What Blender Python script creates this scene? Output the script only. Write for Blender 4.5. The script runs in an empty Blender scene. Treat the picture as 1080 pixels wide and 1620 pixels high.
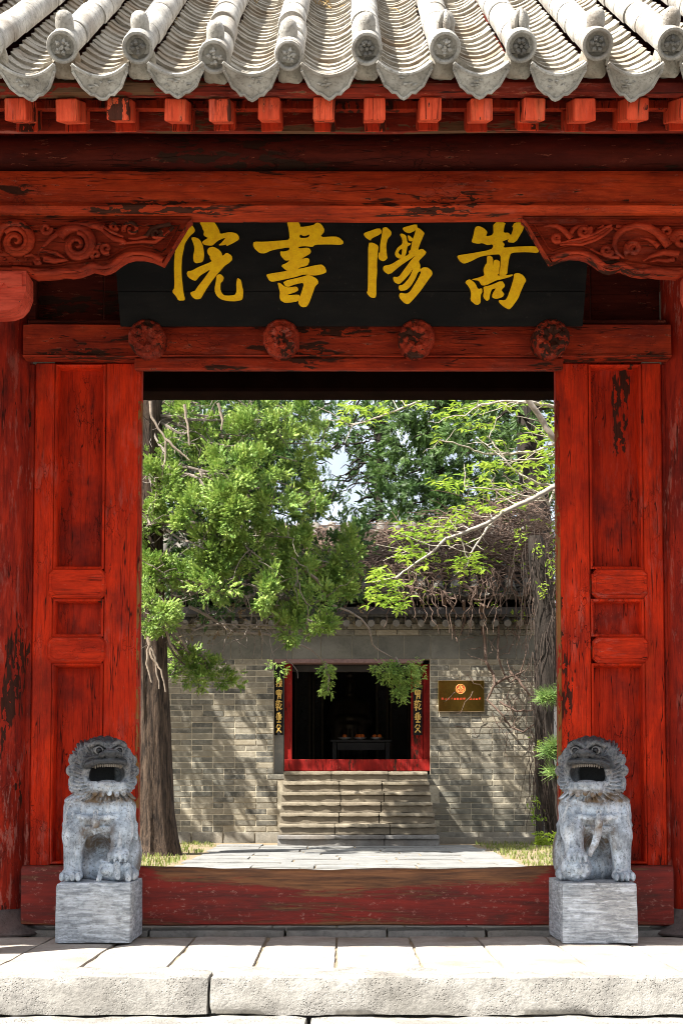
import bpy, bmesh, math, random
import numpy as np
from mathutils import Vector, Matrix, noise as mnoise
from mathutils.geometry import tessellate_polygon

random.seed(7)
rng = np.random.default_rng(11)
PI = math.pi
R = math.radians
SC = bpy.context.scene
COL = SC.collection

# ------------------------------------------------------------------ camera, sky, sun, exposure
TILT = R(3.3)
CAMY, CAMZ = -8.86, 0.90
F = 2250.0                       # focal length in pixels of the 1080x1620 photograph
PY0 = 1250.0 - F * math.tan(TILT)
cam_d = bpy.data.cameras.new('camera')
cam_d.lens = 50.0
cam_d.sensor_width = 36.0
cam_d.shift_y = (PY0 - 810.0) / 1620.0
cam_d.clip_end = 800.0
cam_d.clip_start = 0.1
cam = bpy.data.objects.new('camera', cam_d)
cam.location = (0, CAMY, CAMZ)
cam.rotation_euler = (PI / 2 + TILT, 0, 0)
COL.objects.link(cam)
SC.camera = cam

SUN_EL, SUN_AZ = R(50), R(56.7)    # azimuth measured from straight behind the camera towards the left
SUN_DIR = Vector((-math.sin(SUN_AZ) * math.cos(SUN_EL), -math.cos(SUN_AZ) * math.cos(SUN_EL), math.sin(SUN_EL)))
world = bpy.data.worlds.new('World')
SC.world = world
world.use_nodes = True
wn = world.node_tree
wn.nodes.clear()
w_out = wn.nodes.new('ShaderNodeOutputWorld')
w_bg = wn.nodes.new('ShaderNodeBackground')
w_sky = wn.nodes.new('ShaderNodeTexSky')
w_sky.sky_type = 'NISHITA'
w_sky.sun_disc = False
w_sky.sun_elevation = SUN_EL
w_sky.sun_rotation = math.atan2(SUN_DIR.x, SUN_DIR.y)
w_sky.dust_density = 2.5
w_sky.air_density = .8
w_sky.ozone_density = .6
w_bg.inputs['Strength'].default_value = 0.054
# thin broken white cloud over the whole sky
w_tc = wn.nodes.new('ShaderNodeTexCoord')
w_no = wn.nodes.new('ShaderNodeTexNoise')
w_no.inputs['Scale'].default_value = 2.3
w_no.inputs['Detail'].default_value = 7
w_no.inputs['Roughness'].default_value = .6
wn.links.new(w_tc.outputs['Generated'], w_no.inputs['Vector'])
w_mr = wn.nodes.new('ShaderNodeMapRange')
w_mr.inputs[1].default_value = .36
w_mr.inputs[2].default_value = .58
w_mr.inputs[3].default_value = .15
w_mr.inputs[4].default_value = .8
wn.links.new(w_no.outputs[0], w_mr.inputs[0])
w_mx = wn.nodes.new('ShaderNodeMix')
w_mx.data_type = 'RGBA'
w_mx.inputs[7].default_value = (9.6, 9.8, 10.0, 1)
wn.links.new(w_mr.outputs[0], w_mx.inputs[0])
wn.links.new(w_sky.outputs[0], w_mx.inputs[6])
wn.links.new(w_mx.outputs[2], w_bg.inputs['Color'])
wn.links.new(w_bg.outputs[0], w_out.inputs['Surface'])
sun_d = bpy.data.lights.new('sun', 'SUN')
sun_d.energy = 4.6
sun_d.angle = R(0.5)
sun_d.color = (1.0, 0.95, 0.86)
sun = bpy.data.objects.new('sun', sun_d)
sun.rotation_euler = (-SUN_DIR).to_track_quat('-Z', 'Y').to_euler()
sun.location = (-10, -10, 20)
COL.objects.link(sun)
SC.view_settings.view_transform = 'Standard'
SC.view_settings.look = 'None'
SC.view_settings.exposure = 1.95
SC.view_settings.gamma = 1.0
SC.view_settings.use_curve_mapping = False
SC.cycles.max_bounces = 8
SC.cycles.diffuse_bounces = 6
SC.cycles.use_denoising = True
SC.cycles.pixel_filter_type = 'BLACKMAN_HARRIS'
SC.cycles.filter_width = 1.0


def ray(px, py):
    u, v = (px - 540.0) / F, (PY0 - py) / F
    c, s = math.cos(TILT), math.sin(TILT)
    return Vector((u, c - v * s, s + v * c))


def at(px, py, Y):
    """the point at distance Y that shows at a pixel of the photograph (used to read real sizes off it)"""
    d = ray(px, py)
    k = (Y - CAMY) / d.y
    return Vector((d.x * k, Y, CAMZ + d.z * k))


def zx(py, Y):
    return at(540, py, Y).z


def xx(px, Y, py=1000):
    return at(px, py, Y).x


# ------------------------------------------------------------------ mesh helpers
class MB:
    def __init__(s):
        s.v, s.f = [], []

    def add(s, vs, fs):
        o = len(s.v)
        s.v.extend([tuple(p) for p in vs])
        s.f.extend([tuple(i + o for i in f) for f in fs])
        return s

    def box(s, x0, x1, y0, y1, z0, z1, b=0.004):
        b = min(b, (x1 - x0) * .45, (y1 - y0) * .45, (z1 - z0) * .45)
        lo, hi = (x0, y0, z0), (x1, y1, z1)
        V, idx = [], {}
        for sx in (0, 1):
            for sy in (0, 1):
                for sz in (0, 1):
                    sg = (sx, sy, sz)
                    for a in range(3):
                        p = []
                        for k in range(3):
                            q = hi[k] if sg[k] else lo[k]
                            if k != a:
                                q += -b if sg[k] else b
                            p.append(q)
                        idx[(sg, a)] = len(V)
                        V.append(p)
        Fs = []
        for a in range(3):
            o1, o2 = [k for k in range(3) if k != a]
            for sv in (0, 1):
                q = []
                for (c1, c2) in ((0, 0), (1, 0), (1, 1), (0, 1)):
                    g = [0, 0, 0]
                    g[a], g[o1], g[o2] = sv, c1, c2
                    q.append(idx[(tuple(g), a)])
                flip = (sv == 0) != (a == 1)
                Fs.append(q[::-1] if flip else q)
        for a in range(3):                      # edges along a
            o1, o2 = [k for k in range(3) if k != a]
            for c1 in (0, 1):
                for c2 in (0, 1):
                    g0, g1 = [0, 0, 0], [0, 0, 0]
                    g0[a], g1[a] = 0, 1
                    g0[o1] = g1[o1] = c1
                    g0[o2] = g1[o2] = c2
                    g0, g1 = tuple(g0), tuple(g1)
                    q = [idx[(g0, o1)], idx[(g1, o1)], idx[(g1, o2)], idx[(g0, o2)]]
                    Fs.append(s._orient(V, q, lo, hi))
        for sx in (0, 1):
            for sy in (0, 1):
                for sz in (0, 1):
                    g = (sx, sy, sz)
                    Fs.append(s._orient(V, [idx[(g, 0)], idx[(g, 1)], idx[(g, 2)]], lo, hi))
        return s.add(V, Fs)

    @staticmethod
    def _orient(V, q, lo, hi):
        p = [Vector(V[i]) for i in q]
        n = (p[1] - p[0]).cross(p[2] - p[0])
        c = sum(p, Vector()) / len(p) - (Vector(lo) + Vector(hi)) / 2
        return q if n.dot(c) >= 0 else q[::-1]

    def tube(s, pts, rad, n=8, cap=True, flat=1.0, flat_axis=None, ridge=None):
        pts = [Vector(p) for p in pts]
        m = len(pts)
        if not hasattr(rad, '__len__'):
            rad = [rad] * m
        t0 = (pts[1] - pts[0]).normalized()
        up = Vector((0, 0, 1)) if abs(t0.z) < .9 else Vector((1, 0, 0))
        if flat_axis is not None:
            up = Vector(flat_axis)
        u = (up - t0 * up.dot(t0)).normalized()
        V, Fs = [], []
        for i in range(m):
            t = (pts[min(i + 1, m - 1)] - pts[max(i - 1, 0)])
            t = t.normalized() if t.length > 1e-9 else t0
            if flat_axis is not None:
                u = Vector(flat_axis)
            u = (u - t * u.dot(t))
            u = u.normalized() if u.length > 1e-6 else t.orthogonal().normalized()
            w = t.cross(u)
            for k in range(n):
                a = 2 * PI * k / n
                r = rad[i]
                if ridge:
                    r *= ridge(a, pts[i].z)
                V.append(pts[i] + u * (math.cos(a) * r * flat) + w * (math.sin(a) * r))
        for i in range(m - 1):
            for k in range(n):
                k2 = (k + 1) % n
                Fs.append((i * n + k, i * n + k2, (i + 1) * n + k2, (i + 1) * n + k))
        if cap:
            Fs.append(tuple(range(n))[::-1])
            Fs.append(tuple((m - 1) * n + k for k in range(n)))
        return s.add(V, Fs)

    def lathe(s, prof, n=24, c=(0, 0, 0), axis='z', squash=1.0):
        V, Fs = [], []
        for (r, z) in prof:
            for k in range(n):
                a = 2 * PI * k / n
                p = (r * math.cos(a), r * math.sin(a) * squash, z)
                if axis == 'y':
                    p = (p[0], -p[2], p[1])
                V.append((p[0] + c[0], p[1] + c[1], p[2] + c[2]))
        m = len(prof)
        for i in range(m - 1):
            for k in range(n):
                k2 = (k + 1) % n
                Fs.append((i * n + k, i * n + k2, (i + 1) * n + k2, (i + 1) * n + k))
        Fs.append(tuple(range(n))[::-1])
        Fs.append(tuple((m - 1) * n + k for k in range(n)))
        return s.add(V, Fs)

    def poly(s, outline, holes=(), to3=None, front=0.0, back=0.02):
        """extrude a 2-D outline; to3(p2, depth) -> 3-D point"""
        loops = [outline] + list(holes)
        tri = tessellate_polygon([[Vector((p[0], p[1], 0)) for p in L] for L in loops])
        flat = [p for L in loops for p in L]
        n = len(flat)
        V = [to3(p, front) for p in flat] + [to3(p, back) for p in flat]
        Fs = [tuple(t) for t in tri] + [tuple(i + n for i in t[::-1]) for t in tri]
        o = 0
        for L in loops:
            m = len(L)
            for i in range(m):
                j = (i + 1) % m
                Fs.append((o + i, o + j, o + j + n, o + i + n))
            o += m
        return s.add(V, Fs)

    def mesh(s, name, smooth=False, recalc=False):
        me = bpy.data.meshes.new(name)
        me.from_pydata(s.v, [], s.f)
        if recalc:
            bm = bmesh.new()
            bm.from_mesh(me)
            bmesh.ops.recalc_face_normals(bm, faces=bm.faces)
            bm.to_mesh(me)
            bm.free()
        if smooth is True:
            me.polygons.foreach_set('use_smooth', [True] * len(me.polygons))
        elif smooth:
            me.polygons.foreach_set('use_smooth', [True] * len(me.polygons))
            me.set_sharp_from_angle(angle=R(smooth))
        me.update()
        return me


def mesh_np(name, V, Fq, smooth=False):
    me = bpy.data.meshes.new(name)
    V = np.ascontiguousarray(V, np.float32)
    Fq = np.ascontiguousarray(Fq, np.int32)
    k = Fq.shape[1]
    me.vertices.add(len(V))
    me.vertices.foreach_set('co', V.ravel())
    me.loops.add(Fq.size)
    me.loops.foreach_set('vertex_index', Fq.ravel())
    me.polygons.add(len(Fq))
    me.polygons.foreach_set('loop_start', np.arange(0, Fq.size, k, dtype=np.int32))
    if smooth:
        me.polygons.foreach_set('use_smooth', np.ones(len(Fq), bool))
    me.update(calc_edges=True)
    me.validate()
    return me


WM = {}


def obj(name, me, mat=None, parent=None, M=None):
    o = bpy.data.objects.new(name, me)
    COL.objects.link(o)
    M = M or Matrix.Identity(4)
    if parent is not None:
        o.parent = parent
        o.matrix_parent_inverse = WM[parent.name].inverted()
    o.matrix_basis = M
    WM[o.name] = M.copy()
    if mat is not None and me is not None and not me.materials:
        me.materials.append(mat)
    return o


def tag(o, label=None, cat=None, group=None, kind=None):
    if label: o['label'] = label
    if cat: o['category'] = cat
    if group: o['group'] = group
    if kind: o['kind'] = kind
    return o


def thing(name, loc, label, cat, group=None, kind=None):
    o = obj(name, None, M=Matrix.Translation(Vector(loc)))
    o.empty_display_size = .2
    return tag(o, label, cat, group, kind)


def rough_block(sx, sy, sz, seed=0, r=.02, amp=.008, step=.05, freq=6., chips=0.):
    """a hewn stone block about the origin: rounded, uneven, chipped edges"""
    n = [max(2, int(round(s / step))) for s in (sx, sy, sz)]
    half = Vector((sx / 2, sy / 2, sz / 2))
    bm = bmesh.new()
    V = {}

    def vert(i, j, k):
        key = (i, j, k)
        if key in V:
            return V[key]
        p = Vector((-half.x + sx * i / n[0], -half.y + sy * j / n[1], -half.z + sz * k / n[2]))
        q = Vector([max(-h + r, min(h - r, c)) for c, h in zip(p, half)])
        d = p - q
        q2 = q + d.normalized() * r if d.length > 1e-6 else p
        so = Vector((seed * 3.17, seed * 1.31, seed * .77))
        a = mnoise.noise(q2 * freq + so) * amp + mnoise.noise(q2 * freq * 3.1 + so) * amp * .5
        nd = d.normalized() if d.length > 1e-6 else Vector()
        if chips and d.length > r * 1.25:
            c = mnoise.noise(q2 * 4.3 + so * 2)
            if c > .1:
                q2 = q2.lerp(q, min(1, (c - .1) * chips))
        q2 = q2 + nd * a
        V[key] = bm.verts.new(q2)
        return V[key]
    for a in range(3):
        b, c = [(1, 2), (2, 0), (0, 1)][a]
        for side in (0, n[a]):
            for i in range(n[b]):
                for j in range(n[c]):
                    q = []
                    for (di, dj) in ((0, 0), (1, 0), (1, 1), (0, 1)):
                        g = [0, 0, 0]
                        g[a], g[b], g[c] = side, i + di, j + dj
                        q.append(vert(*g))
                    bm.faces.new(q if side else q[::-1])
    me = bpy.data.meshes.new('stone_block')
    bm.to_mesh(me)
    bm.free()
    me.polygons.foreach_set('use_smooth', [True] * len(me.polygons))
    me.set_sharp_from_angle(angle=R(50))
    return me


# ------------------------------------------------------------------ material helpers
class NT:
    def __init__(s, name):
        s.m = bpy.data.materials.new(name)
        s.m.use_nodes = True
        s.t = s.m.node_tree
        s.t.nodes.clear()
        s.out = s.t.nodes.new('ShaderNodeOutputMaterial')
        s.geo = s.t.nodes.new('ShaderNodeNewGeometry')
        s.tc = s.t.nodes.new('ShaderNodeTexCoord')
        s.pos = s.geo.outputs['Position']
        s.ob = s.tc.outputs['Object']

    def put(s, sock, v):
        if isinstance(v, bpy.types.NodeSocket):
            s.t.links.new(v, sock)
        elif v is not None:
            if isinstance(v, (tuple, list)) and len(v) == 3 and sock.type == 'RGBA':
                v = (*v, 1)
            sock.default_value = v

    def math(s, op, a, b=None, c=None, clamp=False):
        n = s.t.nodes.new('ShaderNodeMath')
        n.operation = op
        n.use_clamp = clamp
        s.put(n.inputs[0], a); s.put(n.inputs[1], b)
        if c is not None: s.put(n.inputs[2], c)
        return n.outputs[0]

    def scale(s, vec, xyz):
        n = s.t.nodes.new('ShaderNodeVectorMath')
        n.operation = 'MULTIPLY'
        s.put(n.inputs[0], vec)
        n.inputs[1].default_value = xyz
        return n.outputs[0]

    def vadd(s, a, b):
        n = s.t.nodes.new('ShaderNodeVectorMath')
        n.operation = 'ADD'
        s.put(n.inputs[0], a); s.put(n.inputs[1], b)
        return n.outputs[0]

    def noise(s, vec, sc, det=4, rough=.55, dist=0., color=False):
        n = s.t.nodes.new('ShaderNodeTexNoise')
        s.put(n.inputs['Vector'], vec)
        n.inputs['Scale'].default_value = sc
        n.inputs['Detail'].default_value = det
        n.inputs['Roughness'].default_value = rough
        n.inputs['Distortion'].default_value = dist
        return n.outputs[1 if color else 0]

    def voro(s, vec, sc, feat='F1', rnd=1.0, out=0):
        n = s.t.nodes.new('ShaderNodeTexVoronoi')
        n.feature = feat
        s.put(n.inputs['Vector'], vec)
        n.inputs['Scale'].default_value = sc
        n.inputs['Randomness'].default_value = rnd
        return n.outputs[out]

    def ramp(s, v, lo, hi, a=0., b=1., smooth=False):
        n = s.t.nodes.new('ShaderNodeMapRange')
        n.clamp = True
        if smooth: n.interpolation_type = 'SMOOTHSTEP'
        s.put(n.inputs[0], v)
        n.inputs[1].default_value = lo
        n.inputs[2].default_value = hi
        n.inputs[3].default_value = a
        n.inputs[4].default_value = b
        return n.outputs[0]

    def mix(s, f, a, b, mode='MIX'):
        n = s.t.nodes.new('ShaderNodeMix')
        n.data_type = 'RGBA'
        n.blend_type = mode
        s.put(n.inputs[0], f); s.put(n.inputs[6], a); s.put(n.inputs[7], b)
        return n.outputs[2]

    def sep(s, v):
        n = s.t.nodes.new('ShaderNodeSeparateXYZ')
        s.put(n.inputs[0], v)
        return n.outputs

    def rnd(s):
        n = s.t.nodes.new('ShaderNodeObjectInfo')
        return n.outputs['Random']

    def island(s):
        return s.geo.outputs['Random Per Island']

    def bump(s, h, st=.4, dist=.01, nrm=None):
        n = s.t.nodes.new('ShaderNodeBump')
        n.inputs['Strength'].default_value = st
        n.inputs['Distance'].default_value = dist
        s.put(n.inputs['Height'], h)
        if nrm is not None: s.put(n.inputs['Normal'], nrm)
        return n.outputs[0]

    def bsdf(s, col, rough=.7, nrm=None, spec=.35, metal=0.):
        n = s.t.nodes.new('ShaderNodeBsdfPrincipled')
        s.put(n.inputs['Base Color'], col)
        s.put(n.inputs['Roughness'], rough)
        n.inputs['Specular IOR Level'].default_value = spec
        n.inputs['Metallic'].default_value = metal
        if nrm is not None: s.put(n.inputs['Normal'], nrm)
        s.t.links.new(n.outputs[0], s.out.inputs[0])
        return s.m

    def leaf(s, col, trans=.35, rough=.5):
        d = s.t.nodes.new('ShaderNodeBsdfPrincipled')
        s.put(d.inputs['Base Color'], col)
        d.inputs['Roughness'].default_value = rough
        d.inputs['Specular IOR Level'].default_value = .3
        t = s.t.nodes.new('ShaderNodeBsdfTranslucent')
        s.put(t.inputs['Color'], col)
        x = s.t.nodes.new('ShaderNodeMixShader')
        x.inputs[0].default_value = trans
        s.t.links.new(d.outputs[0], x.inputs[1])
        s.t.links.new(t.outputs[0], x.inputs[2])
        s.t.links.new(x.outputs[0], s.out.inputs[0])
        return s.m


def red_wood(name, axis, base=(.50, .040, .014), dark=(.24, .018, .009), peel=.5, stain=.5, pale=.0, crack=.4, bare=(.045, .022, .014)):
    """old red lacquer on timber: grain along an axis, soot, peeled flakes, splits, crackle, rubbed pale patches"""
    s = NT(name)
    st = {'x': (.22, 1, 1), 'y': (1, .22, 1), 'z': (1, 1, .22)}[axis]
    fine = {'x': (.05, 1, 1), 'y': (1, .05, 1), 'z': (1, 1, .05)}[axis]
    p1 = s.scale(s.pos, st)
    pf = s.scale(s.pos, fine)
    big = s.noise(s.pos, 1.9, 5, .65)
    med = s.noise(p1, 8, 6, .7, .4)
    mid = s.noise(p1, 30, 5, .72)
    grain = s.noise(pf, 95, 4, .65)
    c = s.mix(s.ramp(med, .38, .62), base, dark)
    c = s.mix(s.ramp(s.noise(p1, 15, 5, .7), .54, .68, 0, .55), c, (min(.74, base[0] * 1.35), base[1] * 1.6, base[2] * 1.5))
    c = s.mix(s.ramp(mid, .47, .68, 0, .6), c, (dark[0] * .6, dark[1] * .7, dark[2] * .8))
    c = s.mix(s.ramp(big, .50, .70, 0, stain), c, (.085, .012, .010))
    c = s.mix(s.ramp(grain, .52, .70, 0, .55), c, (.085, .010, .006))
    # soot streaks
    c = s.mix(s.ramp(s.noise(s.scale(s.pos, {'x': (.5, 1, 1), 'y': (1, 1, 1), 'z': (1.6, 1, .3)}[axis]), 4.3, 6, .72), .55, .68, 0, stain), c, (.05, .011, .009))
    # pale rubbed paint
    pm = s.math('MULTIPLY', s.ramp(s.noise(p1, 18, 6, .75), .54, .60), s.ramp(s.noise(s.pos, 1.3, 3), .42, .62, 0, pale))
    c = s.mix(pm, c, (.47, .19, .15))
    # flakes: whole cells of paint gone, inside patches
    warp = s.vadd(p1, s.scale(s.noise(s.pos, 18, 3, color=True), (.05, .05, .05)))
    cr = s.sep(s.voro(warp, 42, out=1))[0]
    patch = s.ramp(s.noise(p1, 3.6, 5, .66), .60 - .09 * peel, .62 - .08 * peel)
    pe = s.math('MULTIPLY', s.math('GREATER_THAN', cr, .38), patch)
    sm = s.noise(p1, 40, 4, .66)
    pe = s.math('MAXIMUM', pe, s.math('GREATER_THAN', sm, .70 - .04 * peel))
    rim = s.math('MULTIPLY', s.ramp(sm, .655 - .04 * peel, .69 - .04 * peel), .5)
    c = s.mix(rim, c, (.50, .15, .09))
    c = s.mix(s.math('MULTIPLY', pe, .93), c, s.mix(grain, bare, (bare[0] * .3, bare[1] * .3, bare[2] * .3)))
    # splits along the grain, crackle across it
    sp = s.math('MULTIPLY', s.ramp(s.math('ABSOLUTE', s.math('SUBTRACT', s.noise(pf, 17, 3, .5), .5)), .002, .009, 1, 0), s.ramp(s.noise(s.pos, 2.2, 4), .44, .54, 0, .9))
    ck = s.voro(warp, 26, 'DISTANCE_TO_EDGE')
    cm = s.math('MULTIPLY', s.ramp(ck, .006, .024, 1, 0), s.ramp(s.noise(s.pos, 2.6, 4), .52, .62, 0, crack))
    cm = s.math('MAXIMUM', cm, sp)
    c = s.mix(cm, c, (.022, .007, .005))
    h = s.math('SUBTRACT', s.math('ADD', s.math('MULTIPLY', med, .3), s.math('MULTIPLY', mid, .3)), s.math('ADD', s.math('MULTIPLY', pe, .6), s.math('ADD', cm, s.math('MULTIPLY', grain, .35))))
    nb = s.bump(h, .7, .006)
    return s.bsdf(c, s.ramp(med, .3, .7, .55, .8), nb, .09)


def stone(name, base, dark, scale=1., stain=(.16, .12, .08), stain_amt=.4, chisel=0., bump=.5, bdist=.012, rnd=.0, rough=.85, pits=.6, grit=.5, crack=0.):
    s = NT(name)
    p = s.vadd(s.pos, (0, 0, 0))
    n1 = s.noise(p, 5 * scale, 6, .65)
    n2 = s.noise(p, 38 * scale, 5, .7)
    n3 = s.noise(p, 1.6 * scale, 3, .5)
    c = s.mix(s.ramp(n1, .35, .68), base, dark)
    c = s.mix(s.ramp(n2, .5, .68, 0, grit), c, tuple(x * .5 for x in dark))
    c = s.mix(s.ramp(n3, .5, .68, 0, stain_amt), c, stain)
    if rnd:
        rr = s.math('FRACT', s.math('ADD', s.rnd(), s.island()))
        c = s.mix(s.ramp(rr, 0, 1, 0, rnd), c, dark)
    h = s.math('ADD', s.math('MULTIPLY', n1, .8), s.math('MULTIPLY', n2, .5))
    pit = s.ramp(s.voro(p, 60 * scale), .0, .35, -pits, 0)
    h = s.math('ADD', h, s.math('MULTIPLY', pit, s.ramp(n1, .45, .6)))
    if crack:
        cl = s.math('ABSOLUTE', s.math('SUBTRACT', s.noise(p, 1.3, 6, .55), .5))
        cw = s.math('MULTIPLY', s.ramp(cl, .0008, .0035, 1, 0), s.ramp(s.noise(p, 1.3, 3), .56, .60, 0, crack))
        c = s.mix(cw, c, (.05, .04, .032))
        h = s.math('SUBTRACT', h, s.math('MULTIPLY', cw, 2.))
    if chisel:
        q = s.noise(s.vadd(s.scale(p, (.16, .16, 1)), s.scale(s.noise(p, 9, 2, color=True), (.03, .03, .012))), 70, 3, .6)
        h = s.math('ADD', h, s.math('MULTIPLY', q, chisel))
        c = s.mix(s.ramp(q, .50, .64, 0, .6), c, tuple(x * .45 for x in dark))
        q2 = s.ramp(q, .45, .36, 0, .45)
        c = s.mix(q2, c, tuple(min(1, x * 1.4) for x in base))
    return s.bsdf(c, rough, s.bump(h, bump, bdist), .25)


# ------------------------------------------------------------------ materials
def simple(name, col, rough=.6, var=.25, sc=8., spec=.35, metal=0., bump=.2):
    s = NT(name)
    n = s.noise(s.pos, sc, 5, .65)
    c = s.mix(s.ramp(n, .35, .7), col, tuple(x * (1 - var) for x in col))
    return s.bsdf(c, rough, s.bump(n, bump, .01), spec, metal)


M_COL = red_wood('red_column_paint', 'z', (.44, .028, .010), (.22, .016, .010), peel=-.3, stain=.75, pale=.55)
M_DOORV = red_wood('red_door_paint', 'z', (.68, .036, .007), (.42, .021, .006), peel=-.35, stain=.55, pale=.2, crack=.8)
M_PANEL = red_wood('crackled_panel_paint', 'z', (.54, .028, .006), (.30, .015, .005), peel=-.3, stain=.9, pale=.15, crack=1.)
M_DOORH = red_wood('red_rail_paint', 'x', (.66, .038, .008), (.40, .022, .007), peel=-.2, stain=.5, pale=.2)
M_BEAM = red_wood('red_beam_paint', 'x', (.56, .062, .016), (.29, .029, .009), peel=.6, stain=.4, pale=.1, crack=.6)
M_LINT = red_wood('red_lintel_paint', 'x', (.42, .040, .012), (.19, .018, .008), peel=.65, stain=.5, pale=.1, crack=.6)
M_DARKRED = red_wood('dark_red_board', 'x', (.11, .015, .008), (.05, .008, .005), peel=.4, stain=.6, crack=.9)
M_RAFT = red_wood('rafter_end_paint', 'z', (.80, .105, .042), (.58, .058, .022), peel=.2, stain=.25, pale=.25, crack=.5)
M_RAFT2 = red_wood('old_rafter_paint', 'z', (.40, .036, .010), (.20, .018, .007), peel=.55, stain=.4, pale=.1, crack=.9)
M_RAFT3 = red_wood('lower_rafter_paint', 'z', (.56, .055, .018), (.36, .03, .012), peel=.5, stain=.35, pale=.15, crack=.9)
M_FASC = red_wood('fascia_paint', 'x', (.27, .028, .013), (.12, .014, .008), peel=.7, stain=.6, pale=.35, crack=.5, bare=(.17, .09, .045))  # dark tone stands in for shade under the tiles and between rafters
M_EDGE = red_wood('worn_edge_paint', 'z', (.42, .032, .012), (.20, .018, .010), peel=1.3, stain=.5, pale=.5, bare=(.36, .17, .055))
M_PEG = red_wood('cracked_peg_paint', 'y', (.42, .045, .018), (.17, .018, .009), peel=1.2, stain=.5, pale=.3, crack=1.)
M_SHADEDARK = simple('shade_dark_timber', (.016, .006, .004), .95, .5, 5, .02)  # near-black: shade under the roof is put into the timber colour
M_CARVE = red_wood('carving_paint', 'x', (.50, .056, .020), (.20, .022, .010), peel=.5, stain=.5, pale=.22, crack=.3)
M_CAP = red_wood('bracket_arm_paint', 'x', (.66, .10, .06), (.5, .055, .03), peel=.1, stain=.2, pale=.7)


def mk_threshold():
    s = NT('worn_threshold_wood')
    z = s.sep(s.pos)[2]
    x = s.sep(s.pos)[0]
    pf = s.scale(s.pos, (.06, 1, 1))
    g = s.noise(pf, 55, 5, .65)
    g2 = s.noise(s.scale(s.pos, (.10, 1, 1)), 13, 6, .75, .3)
    wood = s.mix(s.ramp(g, .35, .68), (.25, .105, .042), (.060, .026, .014))
    red = s.mix(s.ramp(g2, .35, .65), (.26, .020, .012), (.060, .012, .010))
    red = s.mix(s.ramp(s.noise(s.scale(s.pos, (.6, 1, 1)), 40, 5, .75), .585, .68, 0, .7), red, (.40, .20, .16))
    top = s.ramp(z, .27, .39)
    mid = s.math('MULTIPLY', s.ramp(s.math('ABSOLUTE', s.math('SUBTRACT', x, .0)), .05, .6, 1, 0), .34)
    top = s.math('MULTIPLY', top, s.ramp(s.math('ABSOLUTE', s.math('SUBTRACT', x, .04)), 1.15, 1.3, 1, .1))
    low = s.ramp(z, .11, .05, 0, .45)
    w = s.math('ADD', s.math('ADD', s.math('MULTIPLY', top, 1.0), s.math('ADD', mid, low)), s.ramp(g2, .3, .7, -.42, .62))
    wm = s.ramp(w, .34, .62)
    c = s.mix(wm, red, wood)
    c = s.mix(s.ramp(s.noise(s.scale(s.pos, (.3, 1, 1)), 6, 5, .7), .55, .7, 0, .6), c, (.045, .018, .012))
    h = s.math('ADD', s.math('MULTIPLY', g, .7), s.math('MULTIPLY', wm, -.4))
    return s.bsdf(c, .62, s.bump(h, .6, .008), .3)


M_THR = mk_threshold()
M_PAVE = stone('pale_paving_stone', (.42, .395, .36), (.29, .265, .24), 1.2, (.19, .145, .105), .55, bump=.6, crack=.5, rnd=.35)
M_KERB = stone('hewn_kerb_stone', (.36, .345, .32), (.21, .20, .187), 1.3, (.11, .10, .085), .45, bump=.8, bdist=.016, rnd=.2, pits=1.2, crack=.8)
M_SILL = stone('grey_sill_stone', (.23, .22, .21), (.13, .125, .12), 1.)
M_DRUM = stone('dark_column_base_stone', (.15, .125, .12), (.07, .058, .058), 1.4, (.2, .1, .08), .4, bump=.8)
M_PED = stone('chiselled_grey_stone', (.55, .60, .67), (.31, .35, .40), 1., (.34, .32, .29), .4, chisel=1.3, bump=.8, bdist=.012)
M_PATH = stone('weathered_path_stone', (.24, .24, .235), (.14, .14, .137), .8, (.3, .28, .24), .3, bump=.5, rnd=.4)
M_STEP = stone('hall_step_stone', (.20, .17, .125), (.12, .10, .075), 1.2, (.10, .08, .06), .5, bump=.8, rnd=.35)
M_TREAD = stone('worn_tread_stone', (.29, .25, .19), (.17, .145, .105), 1.2, (.14, .11, .08), .4, bump=.7, rnd=.3)
M_BASE = stone('wall_base_stone', (.27, .245, .20), (.15, .14, .12), 1.1, bump=.9, rnd=.4)
M_FRIEZE = stone('grey_frieze_slab', (.145, .138, .112), (.08, .078, .066), .7, (.20, .19, .17), .35, bump=.3, rnd=.4)
M_TILE = stone('grey_roof_tile', (.52, .50, .465), (.20, .185, .165), 1.6, (.17, .13, .095), .6, bump=.8, bdist=.008, rnd=.4, grit=.75)
M_TILED = stone('grimy_shaded_tile', (.17, .16, .145), (.06, .056, .052), 2.2, (.30, .28, .25), .4, bump=.8, bdist=.006)  # grime, with the sunk ring's shade put into the colour too
M_PAN = stone('dirty_pan_tile', (.42, .39, .34), (.20, .175, .14), 1.9, (.19, .13, .078), .8, grit=.75, bump=.7, bdist=.006, rnd=.5)
M_HTILE = stone('old_hall_tile', (.17, .16, .145), (.085, .08, .07), 1.4, (.2, .15, .1), .4, rnd=.4)


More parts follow.
